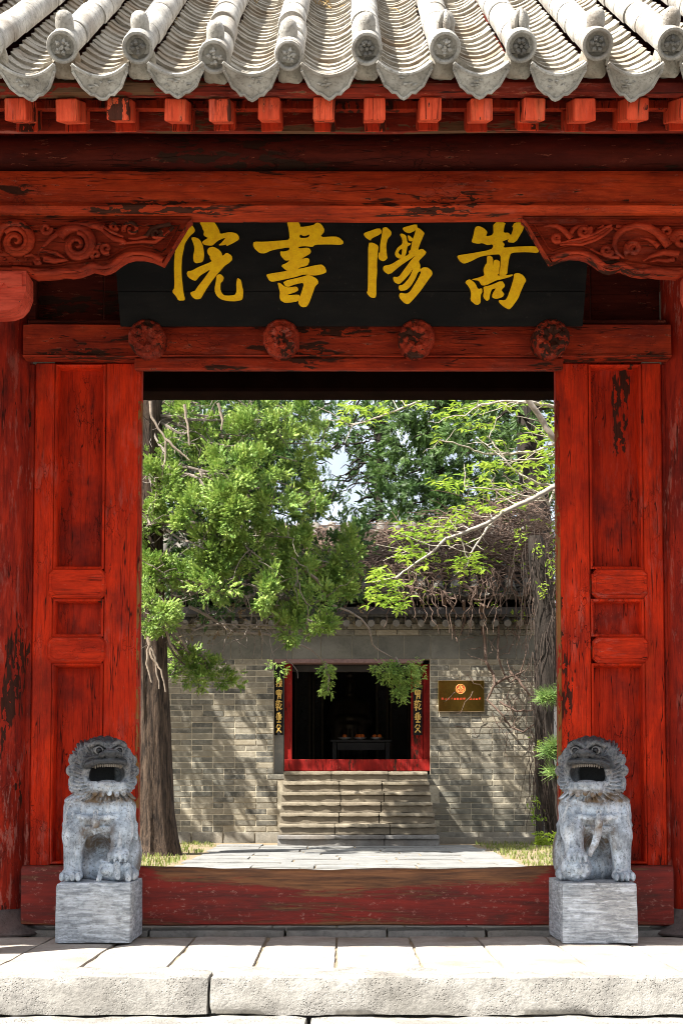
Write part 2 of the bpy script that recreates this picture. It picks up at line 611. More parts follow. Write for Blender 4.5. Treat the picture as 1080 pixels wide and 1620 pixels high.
def mk_brick(name, a, b, c3):
    s = NT(name)
    r = s.math('FRACT', s.math('ADD', s.math('MULTIPLY', s.rnd(), 1), s.island()))
    r2 = s.math('FRACT', s.math('MULTIPLY', r, 7.31))
    n = s.noise(s.pos, 9, 6, .7)
    n2 = s.noise(s.pos, 60, 4, .7)
    c = s.mix(r, a, b)
    c = s.mix(s.ramp(r2, .80, .86, 0, .75), c, (.055, .055, .05))
    c = s.mix(s.ramp(r2, .25, .05, 0, .6), c, c3)
    c = s.mix(s.ramp(n, .45, .7, 0, .55), c, (.36, .33, .27))
    c = s.mix(s.ramp(n2, .5, .75, 0, .4), c, (.08, .08, .07))
    c = s.mix(s.ramp(s.noise(s.pos, .9, 3), .5, .65, 0, .4), c, (.11, .115, .10))
    return s.bsdf(c, .9, s.bump(s.math('ADD', n, s.math('MULTIPLY', n2, .6)), .6, .01), .2)


M_BRICK = mk_brick('grey_brick', (.205, .18, .135), (.092, .088, .074), (.285, .245, .175))
M_MORTAR = stone('lime_mortar', (.52, .47, .36), (.34, .30, .23), 2.)
M_GREYWALL = mk_brick('grey_gate_brick', (.22, .215, .2), (.16, .16, .15), (.28, .27, .25))


def mk_black():
    s = NT('black_lacquer')
    p = s.scale(s.pos, (.3, 1, 1))
    n = s.noise(p, 8, 6, .7)
    n2 = s.noise(s.pos, 40, 5, .7)
    c = s.mix(s.ramp(n, .45, .75), (.006, .006, .0065), (.016, .015, .014))
    c = s.mix(s.ramp(n2, .62, .75, 0, .5), c, (.05, .045, .04))
    return s.bsdf(c, s.ramp(n, .3, .7, .55, .8), s.bump(n, .3, .004), .12)


M_BLACK = mk_black()


def mk_gold():
    s = NT('gold_leaf_paint')
    p = s.scale(s.pos, (1, 1, 1))
    n = s.noise(p, 26, 5, .7)
    n2 = s.noise(p, 150, 3, .6)
    c = s.mix(s.ramp(n, .4, .7), (1.0, .60, .006), (.86, .44, .006))
    c = s.mix(s.ramp(n2, .55, .75, 0, .4), c, (.45, .2, .01))
    return s.bsdf(c, .55, s.bump(n2, .3, .003), .2)


M_GOLD = mk_gold()
M_GOLD2 = simple('faded_gold', (.62, .40, .10), .5)
M_REDPLAIN = red_wood('hall_frame_red', 'z', (.27, .013, .010), (.16, .009, .008), peel=.2, stain=.2)
M_PURPLE = simple('weathered_lintel_wood', (.20, .12, .11), .7, .45, 20)
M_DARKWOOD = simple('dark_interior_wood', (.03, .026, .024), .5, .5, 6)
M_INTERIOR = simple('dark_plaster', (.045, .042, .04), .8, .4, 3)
M_BRASS = simple('polished_brass', (.52, .35, .085), .12, .35, 5, .5, 1.0, .02)
M_BRASSRIM = simple('brass_rim', (.75, .62, .45), .3, .2, 5, .5, 1.0)
M_EMRED = simple('emblem_red', (.50, .05, .015), .5)
M_PORC = simple('white_porcelain', (.75, .75, .75), .25)
M_ORANGE = simple('orange_fruit', (.85, .18, .02), .45)
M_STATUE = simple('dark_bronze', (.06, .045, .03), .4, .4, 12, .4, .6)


def mk_lion():
    s = NT('weathered_lion_stone')
    ob = s.ob
    z = s.sep(ob)[2]
    y = s.sep(ob)[1]
    n1 = s.noise(ob, 9, 6, .68)
    n2 = s.noise(ob, 60, 5, .72)
    n3 = s.noise(s.scale(ob, (1.8, 1.8, .35)), 13, 5, .7)
    c = s.mix(s.ramp(n1, .38, .62), (.56, .65, .76), (.22, .27, .33))
    c = s.mix(s.ramp(n3, .50, .66, 0, .55), c, (.74, .76, .78))
    c = s.mix(s.ramp(s.noise(s.scale(ob, (2, 2, .3)), 17, 4, .7), .56, .68, 0, .55), c, (.13, .145, .165))
    c = s.mix(s.ramp(n2, .52, .66, 0, .8), c, (.07, .08, .095))
    bm_ = s.math('MULTIPLY', s.math('MAXIMUM', s.ramp(s.math('ABSOLUTE', s.math('SUBTRACT', z, .495)), .025, .06, 1, 0),
                 s.math('MAXIMUM', s.math('MULTIPLY', s.ramp(s.math('ABSOLUTE', s.sep(ob)[0]), .08, .13, 1, .15), s.ramp(s.math('ABSOLUTE', s.math('SUBTRACT', z, .26)), .06, .14, .9, 0)), s.ramp(y, -.05, .08, 0, .9))), s.ramp(n1, .36, .56))
    c = s.mix(bm_, c, (.15, .105, .066))  # brown jaw and belly stains; the leg hollow's shade is put in too
    hm = s.math('MULTIPLY', s.ramp(z, .52, .64), s.ramp(n1, .68, .42, .5, 1))
    c = s.mix(s.math('MULTIPLY', hm, .85), c, s.mix(s.ramp(n2, .42, .58), (.17, .145, .125), (.045, .04, .037)))
    fm = s.math('MULTIPLY', s.ramp(y, -.20, -.245), s.math('MULTIPLY', s.ramp(z, .655, .668), s.ramp(z, .795, .76)))
    tm = s.ramp(s.math('ADD', z, s.math('MULTIPLY', n1, .14)), .87, .91)
    dm = s.math('MAXIMUM', fm, tm)
    c = s.mix(s.math('MULTIPLY', dm, .86), c, (.016, .018, .022))
    rough = s.mix(dm, (.75, .75, .75), (.33, .33, .33))
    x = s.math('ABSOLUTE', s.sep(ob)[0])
    mm = s.math('MULTIPLY', s.math('MULTIPLY', s.ramp(x, .105, .085), s.ramp(y, -.25, -.21)), s.math('MULTIPLY', s.ramp(z, .578, .586), s.ramp(z, .690, .680)))  # mouth: dark polish, with the cavity's shade put into the colour
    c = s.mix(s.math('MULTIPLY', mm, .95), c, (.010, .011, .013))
    ed = s.ramp(s.geo.outputs['Pointiness'], .55, .64, 0, .5)
    c = s.mix(s.math('MULTIPLY', ed, s.ramp(n1, .3, .5)), c, (.50, .50, .50))
    h = s.math('ADD', s.math('MULTIPLY', n1, .7), s.math('MULTIPLY', n2, .5))
    return s.bsdf(c, s.sep(rough)[0], s.bump(h, .6, .008), .35)


M_LION = mk_lion()
M_LIONDARK = simple('dark_polished_stone', (.02, .022, .025), .22, .3, 20)
M_LIDS = simple('lit_rim_stone', (.25, .245, .24), .7, .4, 40)  # eye rims: their lit edge is put into a paler stone colour
M_TOOTH = simple('pale_stone_teeth', (.26, .23, .20), .6)


def mk_leaf(name, a, b, c3, trans=.35, sc=1.2, amt=.8):
    s = NT(name)
    r = s.island()
    n = s.noise(s.pos, sc, 4, .6)
    c = s.mix(r, a, b)
    c = s.mix(s.ramp(n, .42, .64, 0, amt), c, c3)
    return s.leaf(c, trans)


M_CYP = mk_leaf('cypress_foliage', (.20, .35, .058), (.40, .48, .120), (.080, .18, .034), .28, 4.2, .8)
M_CYPD = mk_leaf('shaded_cypress_foliage', (.045, .110, .024), (.075, .145, .030), (.026, .068, .018), .25, 3.)  # darker copy of the cypress green; shade in the gaps as colour
M_CYPDRY = mk_leaf('dry_cypress_twigs', (.20, .14, .075), (.12, .08, .045), (.10, .12, .04), .2)
M_EVER = mk_leaf('dark_evergreen_foliage', (.040, .090, .018), (.075, .130, .028), (.028, .066, .018), .3, .7)
M_EVER2 = mk_leaf('mid_evergreen_foliage', (.055, .115, .022), (.10, .165, .034), (.036, .082, .020), .3, .7)
M_SPRING = mk_leaf('spring_leaves', (.24, .36, .035), (.36, .44, .06), (.17, .30, .03), .5, 3.)
M_PINE = mk_leaf('pine_needles', (.10, .20, .04), (.20, .27, .07), (.07, .14, .035), .2, 4.)
M_GRASS = mk_leaf('short_grass', (.14, .19, .035), (.26, .25, .08), (.09, .14, .03), .3, 3.)
M_DRYGRASS = mk_leaf('dry_roof_grass', (.52, .38, .17), (.40, .27, .11), (.6, .46, .24), .3, 3.)


def mk_bark(name, a, b, sc=1.):
    s = NT(name)
    p = s.scale(s.pos, (1, 1, .10))
    n = s.noise(p, 26 * sc, 5, .65, .5)
    n2 = s.noise(s.scale(s.pos, (1, 1, .3)), 60 * sc, 4, .7)
    c = s.mix(s.ramp(n, .38, .62), b, a)
    c = s.mix(s.ramp(n2, .5, .75, 0, .5), c, tuple(x * .4 for x in b))
    return s.bsdf(c, .9, s.bump(s.math('ADD', n, s.math('MULTIPLY', n2, .4)), .9, .03), .2)


M_BARK = mk_bark('cypress_bark', (.085, .058, .041), (.014, .010, .008), 1.2)
M_BARKD = mk_bark('dark_bark', (.036, .028, .023), (.012, .010, .008))
M_TWIG = simple('grey_twigs', (.20, .165, .14), .8, .5, 30)
M_SNAG = simple('dry_snag_wood', (.27, .215, .165), .8, .5, 25)
M_PALEBR = simple('pale_branch_bark', (.42, .37, .31), .75, .4, 25)
M_VINED = simple('dark_climber_stems', (.050, .035, .027), .9, .6, 20)
M_VINE = simple('brown_vine_stems', (.135, .088, .066), .85, .6, 20)
M_SOIL = stone('bare_soil', (.26, .20, .13), (.16, .125, .08), 1.)
M_JOINT = stone('joint_dirt', (.30, .24, .17), (.2, .16, .11), 2.)
M_PLAZA = stone('dark_front_ground', (.17, .165, .15), (.12, .12, .105), .5)

# ------------------------------------------------------------------ ground
plz = obj('ground', MB().box(-250, 250, -250, -2.0, -.95, -.72, .01).mesh('ground'), M_PLAZA)
tag(plz, 'dark paved ground in front of the platform', kind='structure')
crt = obj('courtyard_ground', MB().box(-300, 300, 3.5, 600, -.5, -.02, .01).mesh('courtyard_ground'), M_SOIL)
tag(crt, 'bare soil of the courtyard behind the gate', kind='structure')

# platform with its paving slabs and hewn kerb
PLY = at(540, 1540, 0)
k_ = ray(540, 1541)
PLAT_Y = CAMY + k_.y * (CAMZ / -k_.z)          # where the platform's front edge meets z = 0
plat = obj('platform', MB().box(-7, 7, PLAT_Y + .03, 3.5, -.72, -.07, .01).mesh('platform'), M_KERB)
tag(plat, 'stone platform the gate stands on', kind='structure')


def xfloor(px, py):
    d = ray(px, py)
    k = CAMZ / -d.z
    return d.x * k


joint_px = [-165, -22, 115, 255, 395, 530, 672, 802, 938, 1075, 1215]
jx = [xfloor(p, 1537) for p in joint_px]
jx = [jx[0] - .44 * i for i in range(6, 0, -1)] + jx + [jx[-1] + .44 * i for i in range(1, 7)]
for i in range(len(jx) - 1):
    w = jx[i + 1] - jx[i] - .008
    for (y0, y1) in ((PLAT_Y + .10, -.02 + random.uniform(-.05, .05)), (.20, 3.45)):
        me = rough_block(w, y1 - y0, .07, seed=i * 3 + y0, r=.012, amp=.006, step=.09, freq=3, chips=1.6)
        o = obj('paving_slab', me, M_PAVE, plat, Matrix.Translation((jx[i] + w / 2 + .006, (y0 + y1) / 2, -.035 + random.uniform(-.004, .004))) @ Matrix.Rotation(random.uniform(-.006, .006), 4, 'Z'))
me = MB().box(-7, 7, PLAT_Y + .1, 3.4, -.075, -.016, .003).mesh('joint_bed')
obj('joint_bed', me, M_JOINT, plat)
jk = [-7, -5.2, -3.9, -2.35, xx(333, PLAT_Y, 1570), 2.35, 2.95, 4.3, 5.6, 7]
for i in range(len(jk) - 1):
    w = jk[i + 1] - jk[i] - .005
    me = rough_block(w, .42, .185, seed=i + 20, r=.012, amp=.009, step=.035, freq=6, chips=2.6)
    obj('kerb_stone', me, M_KERB, plat, Matrix.Translation(((jk[i] + jk[i + 1]) / 2, PLAT_Y + .21 - .09, -.0965)))
# lower flights of the front steps
fst = thing('front_steps', (0, PLAT_Y - .2, -.72), 'pale hewn stone steps along the foot of the platform', 'steps')
for k in range(3):
    zt = -.195 - .175 * k
    y0 = PLAT_Y - .09 - .30 * (k + 1)
    for i in range(6):
        x0 = -6.6 + 2.15 * i + .55 * (k % 2)
        x1 = x0 + 2.135
        me = rough_block(x1 - x0, .42, .18, seed=i + 40 + 9 * k, r=.025, amp=.012, step=.06, freq=5, chips=2.)
        obj('step_stone', me, M_KERB, fst, Matrix.Translation(((x0 + x1) / 2, y0 + .21, zt - .09)))

# ------------------------------------------------------------------ the gate
DY = .15                                         # front of the door frames
gate = thing('gate_building', (.04, .3, 0), 'old red wooden gate with grey tiled roof framing the courtyard', 'gate')
GX0, GX1 = xx(40, .1), xx(1058, .1)              # inner edges of the door-plane columns
CR = .175
CXL, CXR = GX0 - CR, GX1 + CR
zbeam0, zbeam1 = zx(336, -1.13), zx(266, -1.14)


def column(x, y, top, bs=1.):
    def wob(a, z):
        return 1 + .006 * math.sin(3 * a + z * 2) + .004 * math.sin(7 * a)
    zs = [.13 + (top - .13) * i / 20 for i in range(21)]
    mb = MB().tube([(x, y, z) for z in zs], CR, 32, ridge=wob)
    obj('column', mb.mesh('column', 40), M_COL, gate)
    pr = [(CR + .14 * bs, .0), (CR + .145 * bs, .012), (CR + .12 * bs, .03), (CR + .085 * bs, .04), (CR + .06, .07), (CR + .035, .125), (CR + .02, .155), (CR - .02, .16)]
    obj('column_base', MB().lathe(pr, 28, (x, y, 0)).mesh('column_base', 50), M_DRUM, gate)


for cx_ in (CXL, CXR):
    column(cx_, DY + .06, 5.4)
    column(cx_, -.98, zbeam1 - .02, .3)
    column(cx_, 2.75, 4.4)

# front beam with its lower bead, purlin above
XB0, XB1 = -6.0, 6.0
def prism_x(prof, x0, x1):
    """profile of (y, z) points swept along x"""
    n = len(prof)
    mb = MB()
    nx = max(2, int((x1 - x0) / .12))
    V, Fs = [], []
    for i in range(nx + 1):
        x = x0 + (x1 - x0) * i / nx
        for (y, z) in prof:
            q = mnoise.noise(Vector((x * 1.1, y * 3, z * 3)))
            V.append((x, y + .004 * q, z + .005 * mnoise.noise(Vector((x * 1.7, 5, z * 2)))))
    for i in range(nx):
        for k in range(n):
            k2 = (k + 1) % n
            Fs.append((i * n + k, i * n + k2, (i + 1) * n + k2, (i + 1) * n + k))
    Fs.append(tuple(range(n))[::-1])
    Fs.append(tuple(nx * n + k for k in range(n)))
    return mb.add(V, Fs)


zb_low = zx(322, -1.14)
pr = [(-1.135, zbeam0 + .012), (-1.125, zbeam0), (-.99, zbeam0), (-.975, zbeam0 + .02), (-.975, zbeam1 - .02), (-.99, zbeam1), (-1.10, zbeam1), (-1.128, zbeam1 - .012),
      (-1.138, zbeam1 - .04), (-1.138, zb_low + .03), (-1.130, zb_low + .008), (-1.150, zb_low), (-1.158, zb_low - .02), (-1.155, zbeam0 + .025)]
obj('front_beam', prism_x(pr, XB0, XB1).mesh('front_beam', 35, True), M_BEAM, gate)
pc = zbeam1 + .118
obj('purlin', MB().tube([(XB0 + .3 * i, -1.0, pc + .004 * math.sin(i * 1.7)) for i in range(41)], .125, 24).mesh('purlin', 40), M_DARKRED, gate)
# bracket strip between beam and carved brackets
zs0 = zx(358, -1.10)

# ---- eaves: fascia, two rows of rafters
raf_px = [-135, -54, 28, 108, 190, 280, 351, 429, 514, 596, 682, 765, 848, 925, 1010, 1095, 1178]
FY = -2.37
fz1, fz0 = zx(119, FY), zx(149, FY)
zmid = zx(132, FY)
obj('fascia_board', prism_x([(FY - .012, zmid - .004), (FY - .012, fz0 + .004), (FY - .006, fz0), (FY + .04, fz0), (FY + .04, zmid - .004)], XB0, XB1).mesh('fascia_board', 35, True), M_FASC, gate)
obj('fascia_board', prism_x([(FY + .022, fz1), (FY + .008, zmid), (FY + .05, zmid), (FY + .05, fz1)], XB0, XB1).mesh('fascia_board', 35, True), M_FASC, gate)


def rafter(px, row):
    if row == 0:
        yf, zc, ln, sl, hw, hh = FY + .015, zx(170.5, FY), .75, .42, .050, .055
        x = xx(px + 15 - 17 + 0, yf, 170)
    else:
        yf, zc, ln, sl, hw, hh = FY + .26, zx(191, FY + .26), 1.3, .58, .052, .055
        x = xx(px + 15 - 17, FY + .015, 170)
    x += random.uniform(-.006, .006)
    zc += random.uniform(-.004, .004)
    tw = random.uniform(-.03, .03)
    V = []
    for (y, dz) in ((yf, 0), (yf + ln, sl * ln)):
        for (a, b) in ((-hw, -hh), (hw, -hh), (hw, hh), (-hw, hh)):
            V.append((x + a + tw * b, y + (0.004 * b if y == yf else 0), zc + dz + b - tw * a))
    mb = MB().add(V, [(0, 1, 2, 3), (7, 6, 5, 4), (0, 4, 5, 1), (1, 5, 6, 2), (2, 6, 7, 3), (3, 7, 4, 0)])
    me = mb.mesh('rafter')
    bm = bmesh.new(); bm.from_mesh(me)
    bmesh.ops.bevel(bm, geom=bm.edges[:], offset=.005, segments=1, affect='EDGES')
    bmesh.ops.recalc_face_normals(bm, faces=bm.faces)
    bm.to_mesh(me); bm.free()
    obj('flying_rafter' if row == 0 else 'eave_rafter', me, M_RAFT if row == 0 else M_RAFT3, gate)


step_r = xx(1095, FY, 170) - xx(1010, FY, 170)
for px in raf_px:
    rafter(px, 0); rafter(px, 1)
for k in range(1, 8):
    for s_ in (-1, 1):
        base = raf_px[0] - 83 * k if s_ < 0 else raf_px[-1] + 83 * k
        rafter(base, 0); rafter(base, 1)
# closing boards between the rows
y2 = FY + .36
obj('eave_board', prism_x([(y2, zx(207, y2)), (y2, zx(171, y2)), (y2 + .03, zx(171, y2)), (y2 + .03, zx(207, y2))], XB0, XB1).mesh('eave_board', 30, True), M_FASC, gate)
y3 = FY + .25
obj('eave_board', prism_x([(y3, zx(171, y3)), (y3, zx(159, y3)), (y3 + .04, zx(159, y3)), (y3 + .04, zx(171, y3))], XB0, XB1).mesh('eave_board', 30, True), M_RAFT2, gate)

# ---- roof: deck, pan tiles, cover tiles, end discs, drip tiles, nail caps
SL = R(37.0)
cs, sn = math.cos(SL), math.sin(SL)
RK = (-2.50 - CAMY) / (-2.06 - CAMY)              # tile size that goes with the eave's distance
disc0 = at(540, 74, -2.50)
RO = Vector((0, disc0.y + .13 * RK * sn, disc0.z - .13 * RK * cs))      # pan bottom at the eave


def RM(x, s_, n_, extra=None):
    """matrix for a piece lying on the front roof slope: s_ up the slope, n_ off it"""
    s_, n_ = s_ * RK, n_ * RK
    M = Matrix.Translation((x, RO.y + s_ * cs - n_ * sn, RO.z + s_ * sn + n_ * cs)) @ Matrix.Rotation(SL, 4, 'X')
    M = M @ extra if extra else M
    return M @ Matrix.Diagonal((RK, RK, RK, 1))


roof = obj('roof', None, None, gate, Matrix.Translation((0, RO.y, RO.z)))
RLEN = 4.6
ridge_y = RO.y + RLEN * RK * cs
ridge_z = RO.z + RLEN * RK * sn
# deck: thick front and back slopes
mb = MB()
for side in (1, -1):
    V = []
    e0 = .06 if side > 0 else 1.0
    for (s_, n_) in ((e0, -.045), (RLEN, -.045), (RLEN, -.11), (e0, -.11)):
        s_, n_ = s_ * RK, n_ * RK
        y = RO.y + s_ * cs - n_ * sn
        z = RO.z + s_ * sn + n_ * cs
        if side < 0:
            y = 2 * ridge_y - y
        for x in (-6.2, 6.2):
            V.append((x, y, z))
    mb.add(V, [(0, 1, 3, 2), (2, 3, 5, 4), (4, 5, 7, 6), (6, 7, 1, 0), (0, 2, 4, 6), (1, 7, 5, 3)])
obj('roof_deck', mb.mesh('roof_deck', False, True), M_DARKRED, roof)
mb = MB().box(-6.2, 6.2, ridge_y - .14, ridge_y + .14, ridge_z - .05, ridge_z + .42, .03)
obj('ridge', mb.mesh('ridge'), M_TILE, roof)

disc_px = [(-137, 74), (-18, 70), (100, 73), (219, 74), (339, 88), (457, 86), (580, 76), (703, 74), (823, 72), (943, 69), (1061, 68), (1180, 70)]
disc_x = [xx(p, -2.50, 74) for p, _ in disc_px]
disc_dn = [-(y - 74) / 331. for _, y in disc_px]


def pan_mesh(seed, L=.21, w=.132, sag=.058, th=.021):
    r_ = random.Random(seed)
    n = 10
    V, Fs = [], []
    for j in range(4):
        y = -L * .0 + L * j / 3
        for t in (0, 1):
            for i in range(n + 1):
                x = -w + 2 * w * i / n
                z = sag * (x / w) ** 2 + (0 if t else -th) - (y * .10) + r_.uniform(-.0016, .0016)
                V.append((x, y + r_.uniform(-.003, .003) + (.006 * math.sin(i * 1.1 + seed) if j == 0 else 0), z))
    st = 2 * (n + 1)
    for j in range(3):
        for i in range(n):
            a = j * st + (n + 1) + i
            Fs.append((a, a + 1, a + 1 + st, a + st))
            b = j * st + i
            Fs.append((b, b + st, b + st + 1, b + 1))
    for i in range(n):
        Fs.append((i, i + 1, i + n + 2, i + n + 1))
    for j in range(3):
        for i in (0, n):
            q = (j * st + i, j * st + i + n + 1, (j + 1) * st + i + n + 1, (j + 1) * st + i)
            Fs.append(q if i else q[::-1])
    return MB().add(V, Fs).mesh('pan_tile', 40)


PANS = [pan_mesh(k) for k in range(7)]
for m in PANS: m.materials.append(M_PAN)
EXPO = .122


def cover_mesh(L, r, n=14, seed=0):
    r_ = random.Random(seed)
    V, Fs = [], []
    for j, y in enumerate((-L / 2, -L / 2 + .012, 0, L / 2 - .02, L / 2)):
        rr = r * (1 - .02 * (j == 0) - .05 * (j == 4) + r_.uniform(-.01, .01))
        for i in range(n + 1):
            a = R(-118) + R(236) * i / n
            V.append((rr * math.sin(a), y, rr * math.cos(a)))
    for j in range(4):
        for i in range(n):
            a = j * (n + 1) + i
            Fs.append((a, a + n + 1, a + n + 2, a + 1)[::-1])
    for j in (0, 4):
        Fs.append(tuple(j * (n + 1) + i for i in range(n + 1))[::(1 if j else -1)])
    return MB().add(V, Fs).mesh('cover_tile', 40, True)


COVR = .074
COVERS = [cover_mesh(.335, COVR, seed=k) for k in range(4)]
for m in COVERS: m.materials.append(M_TILE)


def disc_mesh(seed, rim=.077, part=0):
    """round tile end: raised rim, sunk ring, flower boss with lumps"""
    r_ = random.Random(seed)
    mb = MB()
    pr = [(rim * .9, -.02), (rim, -.012), (rim * 1.01, .004), (rim * .97, .018), (rim * .84, .020), (rim * .76, .012), (rim * .72, -.016), (rim * .54, -.018), (rim * .50, -.002), (rim * .2, .003), (.001, .004)]
    if part == 1:
        mb.lathe([(rim * .9, -.02), (rim, -.012), (rim * 1.01, .004), (rim * .97, .018), (rim * .84, .020), (rim * .76, .012), (rim * .72, -.014), (rim * .60, -.016)], 24, axis='y')
        return mb.mesh('end_disc', 40, True)
    if part == 2:
        pr = [(rim * .74, -.022), (rim * .735, -.014), (rim * .54, -.014), (rim * .50, .0), (rim * .2, .004), (.001, .005)]
    mb.lathe(pr, 24, axis='y')
    np_ = r_.choice((4, 5, 6))
    for k in range(np_):
        a = 2 * PI * k / np_ + r_.uniform(-.2, .2)
        rr = rim * .33
        c = Vector((rr * math.cos(a), -.004, rr * math.sin(a)))
        d = Vector((math.cos(a), 0, math.sin(a)))
        mb.tube([c - d * rim * .2, c - Vector((0, .012, 0)), c + d * rim * .2], [.004, rim * .15, .004], 6)
    for k in range(5):
        a = r_.uniform(0, 2 * PI)
        rr = rim * r_.uniform(.1, .45)
        c = Vector((rr * math.cos(a), -.010, rr * math.sin(a)))
        mb.tube([c - Vector((.008, 0, .004)), c - Vector((0, .006, 0)), c + Vector((.008, 0, .005))], [.003, .008, .003], 5)
    mb.tube([(0, -.004, 0), (0, -.018, 0)], [rim * .16, rim * .10], 8)
    return mb.mesh('end_disc', 40, True)


def drip_mesh(seed, w=.136):
    r_ = random.Random(seed)
    top, bot = [], []
    n = 14
    tip = .105 * r_.uniform(.9, 1.12)
    for i in range(n + 1):
        t = -1 + 2 * i / n
        top.append((t * w, .058 * t * t + .018))
        e = abs(t)
        low = -tip * (.78 * (1 - e ** 2.6) + .22 * (1 - min(1, e * 4))) + .050 * e ** 4 - .006 * abs(math.sin(e * PI * 3.5)) + r_.uniform(-.003, .003)
        bot.append((t * w * (1.03 - .0 * e), low))
    outline = top + bot[::-1]
    def to3(p, d): return Vector((p[0], d - .18 * p[1], p[1]))
    mb = MB().poly(outline, (), to3, -.014, .010)
    # raised rim and inner relief
    rimpts = [to3((p[0] * .95, p[1] * .93 + (.004 if abs(p[0]) < w * .95 else 0)), -.016) for p in bot]
    mb.tube(rimpts, .008, 6)
    mb.tube([to3(p, -.016) for p in top], .009, 6)
    for k in range(5):
        c = (r_.uniform(-.05, .05), r_.uniform(-.05, -.005))
        mb.tube([to3(c, -.015), to3((c[0] + r_.uniform(-.02, .02), c[1] + .008), -.021), to3((c[0] + r_.uniform(-.03, .03), c[1] + .012), -.014)], [.003, .007, .003], 5)
    return mb.mesh('drip_tile', 45, True)


def cap_mesh(kind):
    if kind == 0:
        pr = [(.045, -.01), (.046, .02), (.044, .045), (.036, .066), (.020, .078), (.002, .082)]
        return MB().lathe(pr, 14).mesh('nail_cap', 50)
    mb = MB()
    for k in range(5):
        a = 2 * PI * k / 5 + .3
        d = Vector((math.cos(a), math.sin(a), 0))
        mb.tube([d * .028 + Vector((0, 0, -.01)), d * .032 + Vector((0, 0, .03)), d * .020 + Vector((0, 0, .066)), Vector((0, 0, .086))], [.018, .020, .013, .002], 7)
    return mb.mesh('nail_cap', 50, True)


CAPS = [cap_mesh(0), cap_mesh(1)]
for m in CAPS: m.materials.append(M_TILE)
BED = rough_block(.135, .11, .15, seed=77, r=.03, amp=.02, step=.03, freq=14)
n_pan = 0
rest = []
all_x = [disc_x[0] - .363 * RK * k for k in range(11, 0, -1)] + disc_x + [disc_x[-1] + .363 * RK * k for k in range(1, 12)]
dn_all = [0] * 11 + disc_dn + [0] * 11
for i, x in enumerate(all_x):
    seen = 11 <= i <= 22
    dn = dn_all[i]
    # covers
    L = .335
    ncov = int(RLEN / L)
    for k in range(ncov):
        M = RM(x + random.uniform(-.005, .005), L * (k + .5) - .01, .13 + dn * max(0, 1 - k * .5) + random.uniform(-.003, .003), Matrix.Rotation(random.uniform(-.012, .012), 4, 'Z'))
        if seen and k < 8:
            obj('cover_tile', COVERS[(i + k) % 4], None, roof, M)
        else:
            rest.append((COVERS[(i + k) % 4], M, 1))
    kind = 1 if i in (18, 19) else 0
    if -3.2 < x < 3.2:
        rm_ = .080 if i == 15 else (.071 if i == 16 else .077)
        Md = RM(x, -.015, .13 + dn, Matrix.Rotation(random.uniform(-.2, .2), 4, 'Y') @ Matrix.Rotation(random.uniform(-.05, .05), 4, 'X'))
        if i in (13, 15, 16, 18):
            obj('end_disc', disc_mesh(i, rm_), M_TILE, roof, Md)
        else:
            obj('end_disc', disc_mesh(i, rm_, 1), M_TILE, roof, Md)
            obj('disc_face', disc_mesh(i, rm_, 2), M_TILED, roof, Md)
        obj('nail_cap', CAPS[kind], None, roof, RM(x + random.uniform(-.006, .006), .10, .13 + dn + COVR - .006, Matrix.Rotation(random.uniform(-.06, .06), 4, 'X') @ Matrix.Rotation(random.uniform(0, 1), 4, 'Z')))
    # bedding mortar under the first cover tile, added to stop sun slivers on the fascia
    if -3.2 < x < 3.2:
        obj('bedding_mortar', BED, M_PAN, roof, RM(x + random.uniform(-.004, .004), .055, .05 + dn * .5))
    # pans between this cover and the next
    if i + 1 < len(all_x):
        xm = (x + all_x[i + 1]) / 2
        if -3.2 < xm < 3.2:
            obj('drip_tile', drip_mesh(i), M_TILE, roof, RM(xm + random.uniform(-.008, .008), -.032, -.010 + (random.uniform(-.008, .008))))
        npn = int(RLEN / EXPO)
        for k in range(npn):
            M = RM(xm + random.uniform(-.006, .006), -.02 + EXPO * k, .012 + random.uniform(-.004, .004), Matrix.Rotation(random.uniform(-.02, .02), 4, 'Z') @ Matrix.Rotation(random.uniform(-.02, .02), 4, 'Y'))
            if 11 <= i <= 21 and k < 24:
                obj('pan_tile', PANS[(i * 3 + k) % 7], None, roof, M)
                n_pan += 1
            else:
                rest.append((PANS[(i * 3 + k) % 7], M, 0))
for sel, nm, mt in ((1, 'cover_tile_rows', M_TILE), (0, 'pan_tile_rows', M_PAN)):
    mb = MB()
    for (m_, M, t_) in rest:
        if t_ == sel:
            mb.add([M @ v.co for v in m_.vertices], [tuple(p.vertices) for p in m_.polygons])
    tag(obj(nm, mb.mesh(nm, 40), mt, roof), kind='stuff')
# dry grass in the tile channels
gb = []
for (px, py, nb) in ((385, 6, 22), (372, 10, 10), (140, 4, 14), (262, 40, 6), (655, 20, 8), (985, 12, 18), (1000, 20, 10), (905, 45, 6), (520, 8, 10)):
    d = ray(px, py)
    nrm = Vector((0, -sn, cs))
    k = (RO + nrm * .03 - Vector((0, CAMY, CAMZ))).dot(nrm) / d.dot(nrm)
    c = Vector((0, CAMY, CAMZ)) + d * k
    for _ in range(nb):
        b = c + Vector((random.uniform(-.08, .08), random.uniform(-.04, .04), random.uniform(-.02, .02)))
        t = b + Vector((random.uniform(-.09, .09), random.uniform(-.09, .02), random.uniform(-.01, .07)))
        gb.append((b, t))
mb = MB()
for b, t in gb:
    mb.tube([b, (b + t) / 2 + Vector((0, 0, .015)), t], [.003, .0025, .001], 3, cap=False)
tag(obj('dry_grass', mb.mesh('dry_grass'), M_DRYGRASS), 'straw coloured dry grass caught between the gate roof tiles', 'grass', kind='stuff')
# ------------------------------------------------------------------ door plane: posts, lintels, side door panels, threshold
def zd(py, Y=DY): return zx(py, Y)
def xd(px, py=980, Y=DY): return at(px, py, Y).x


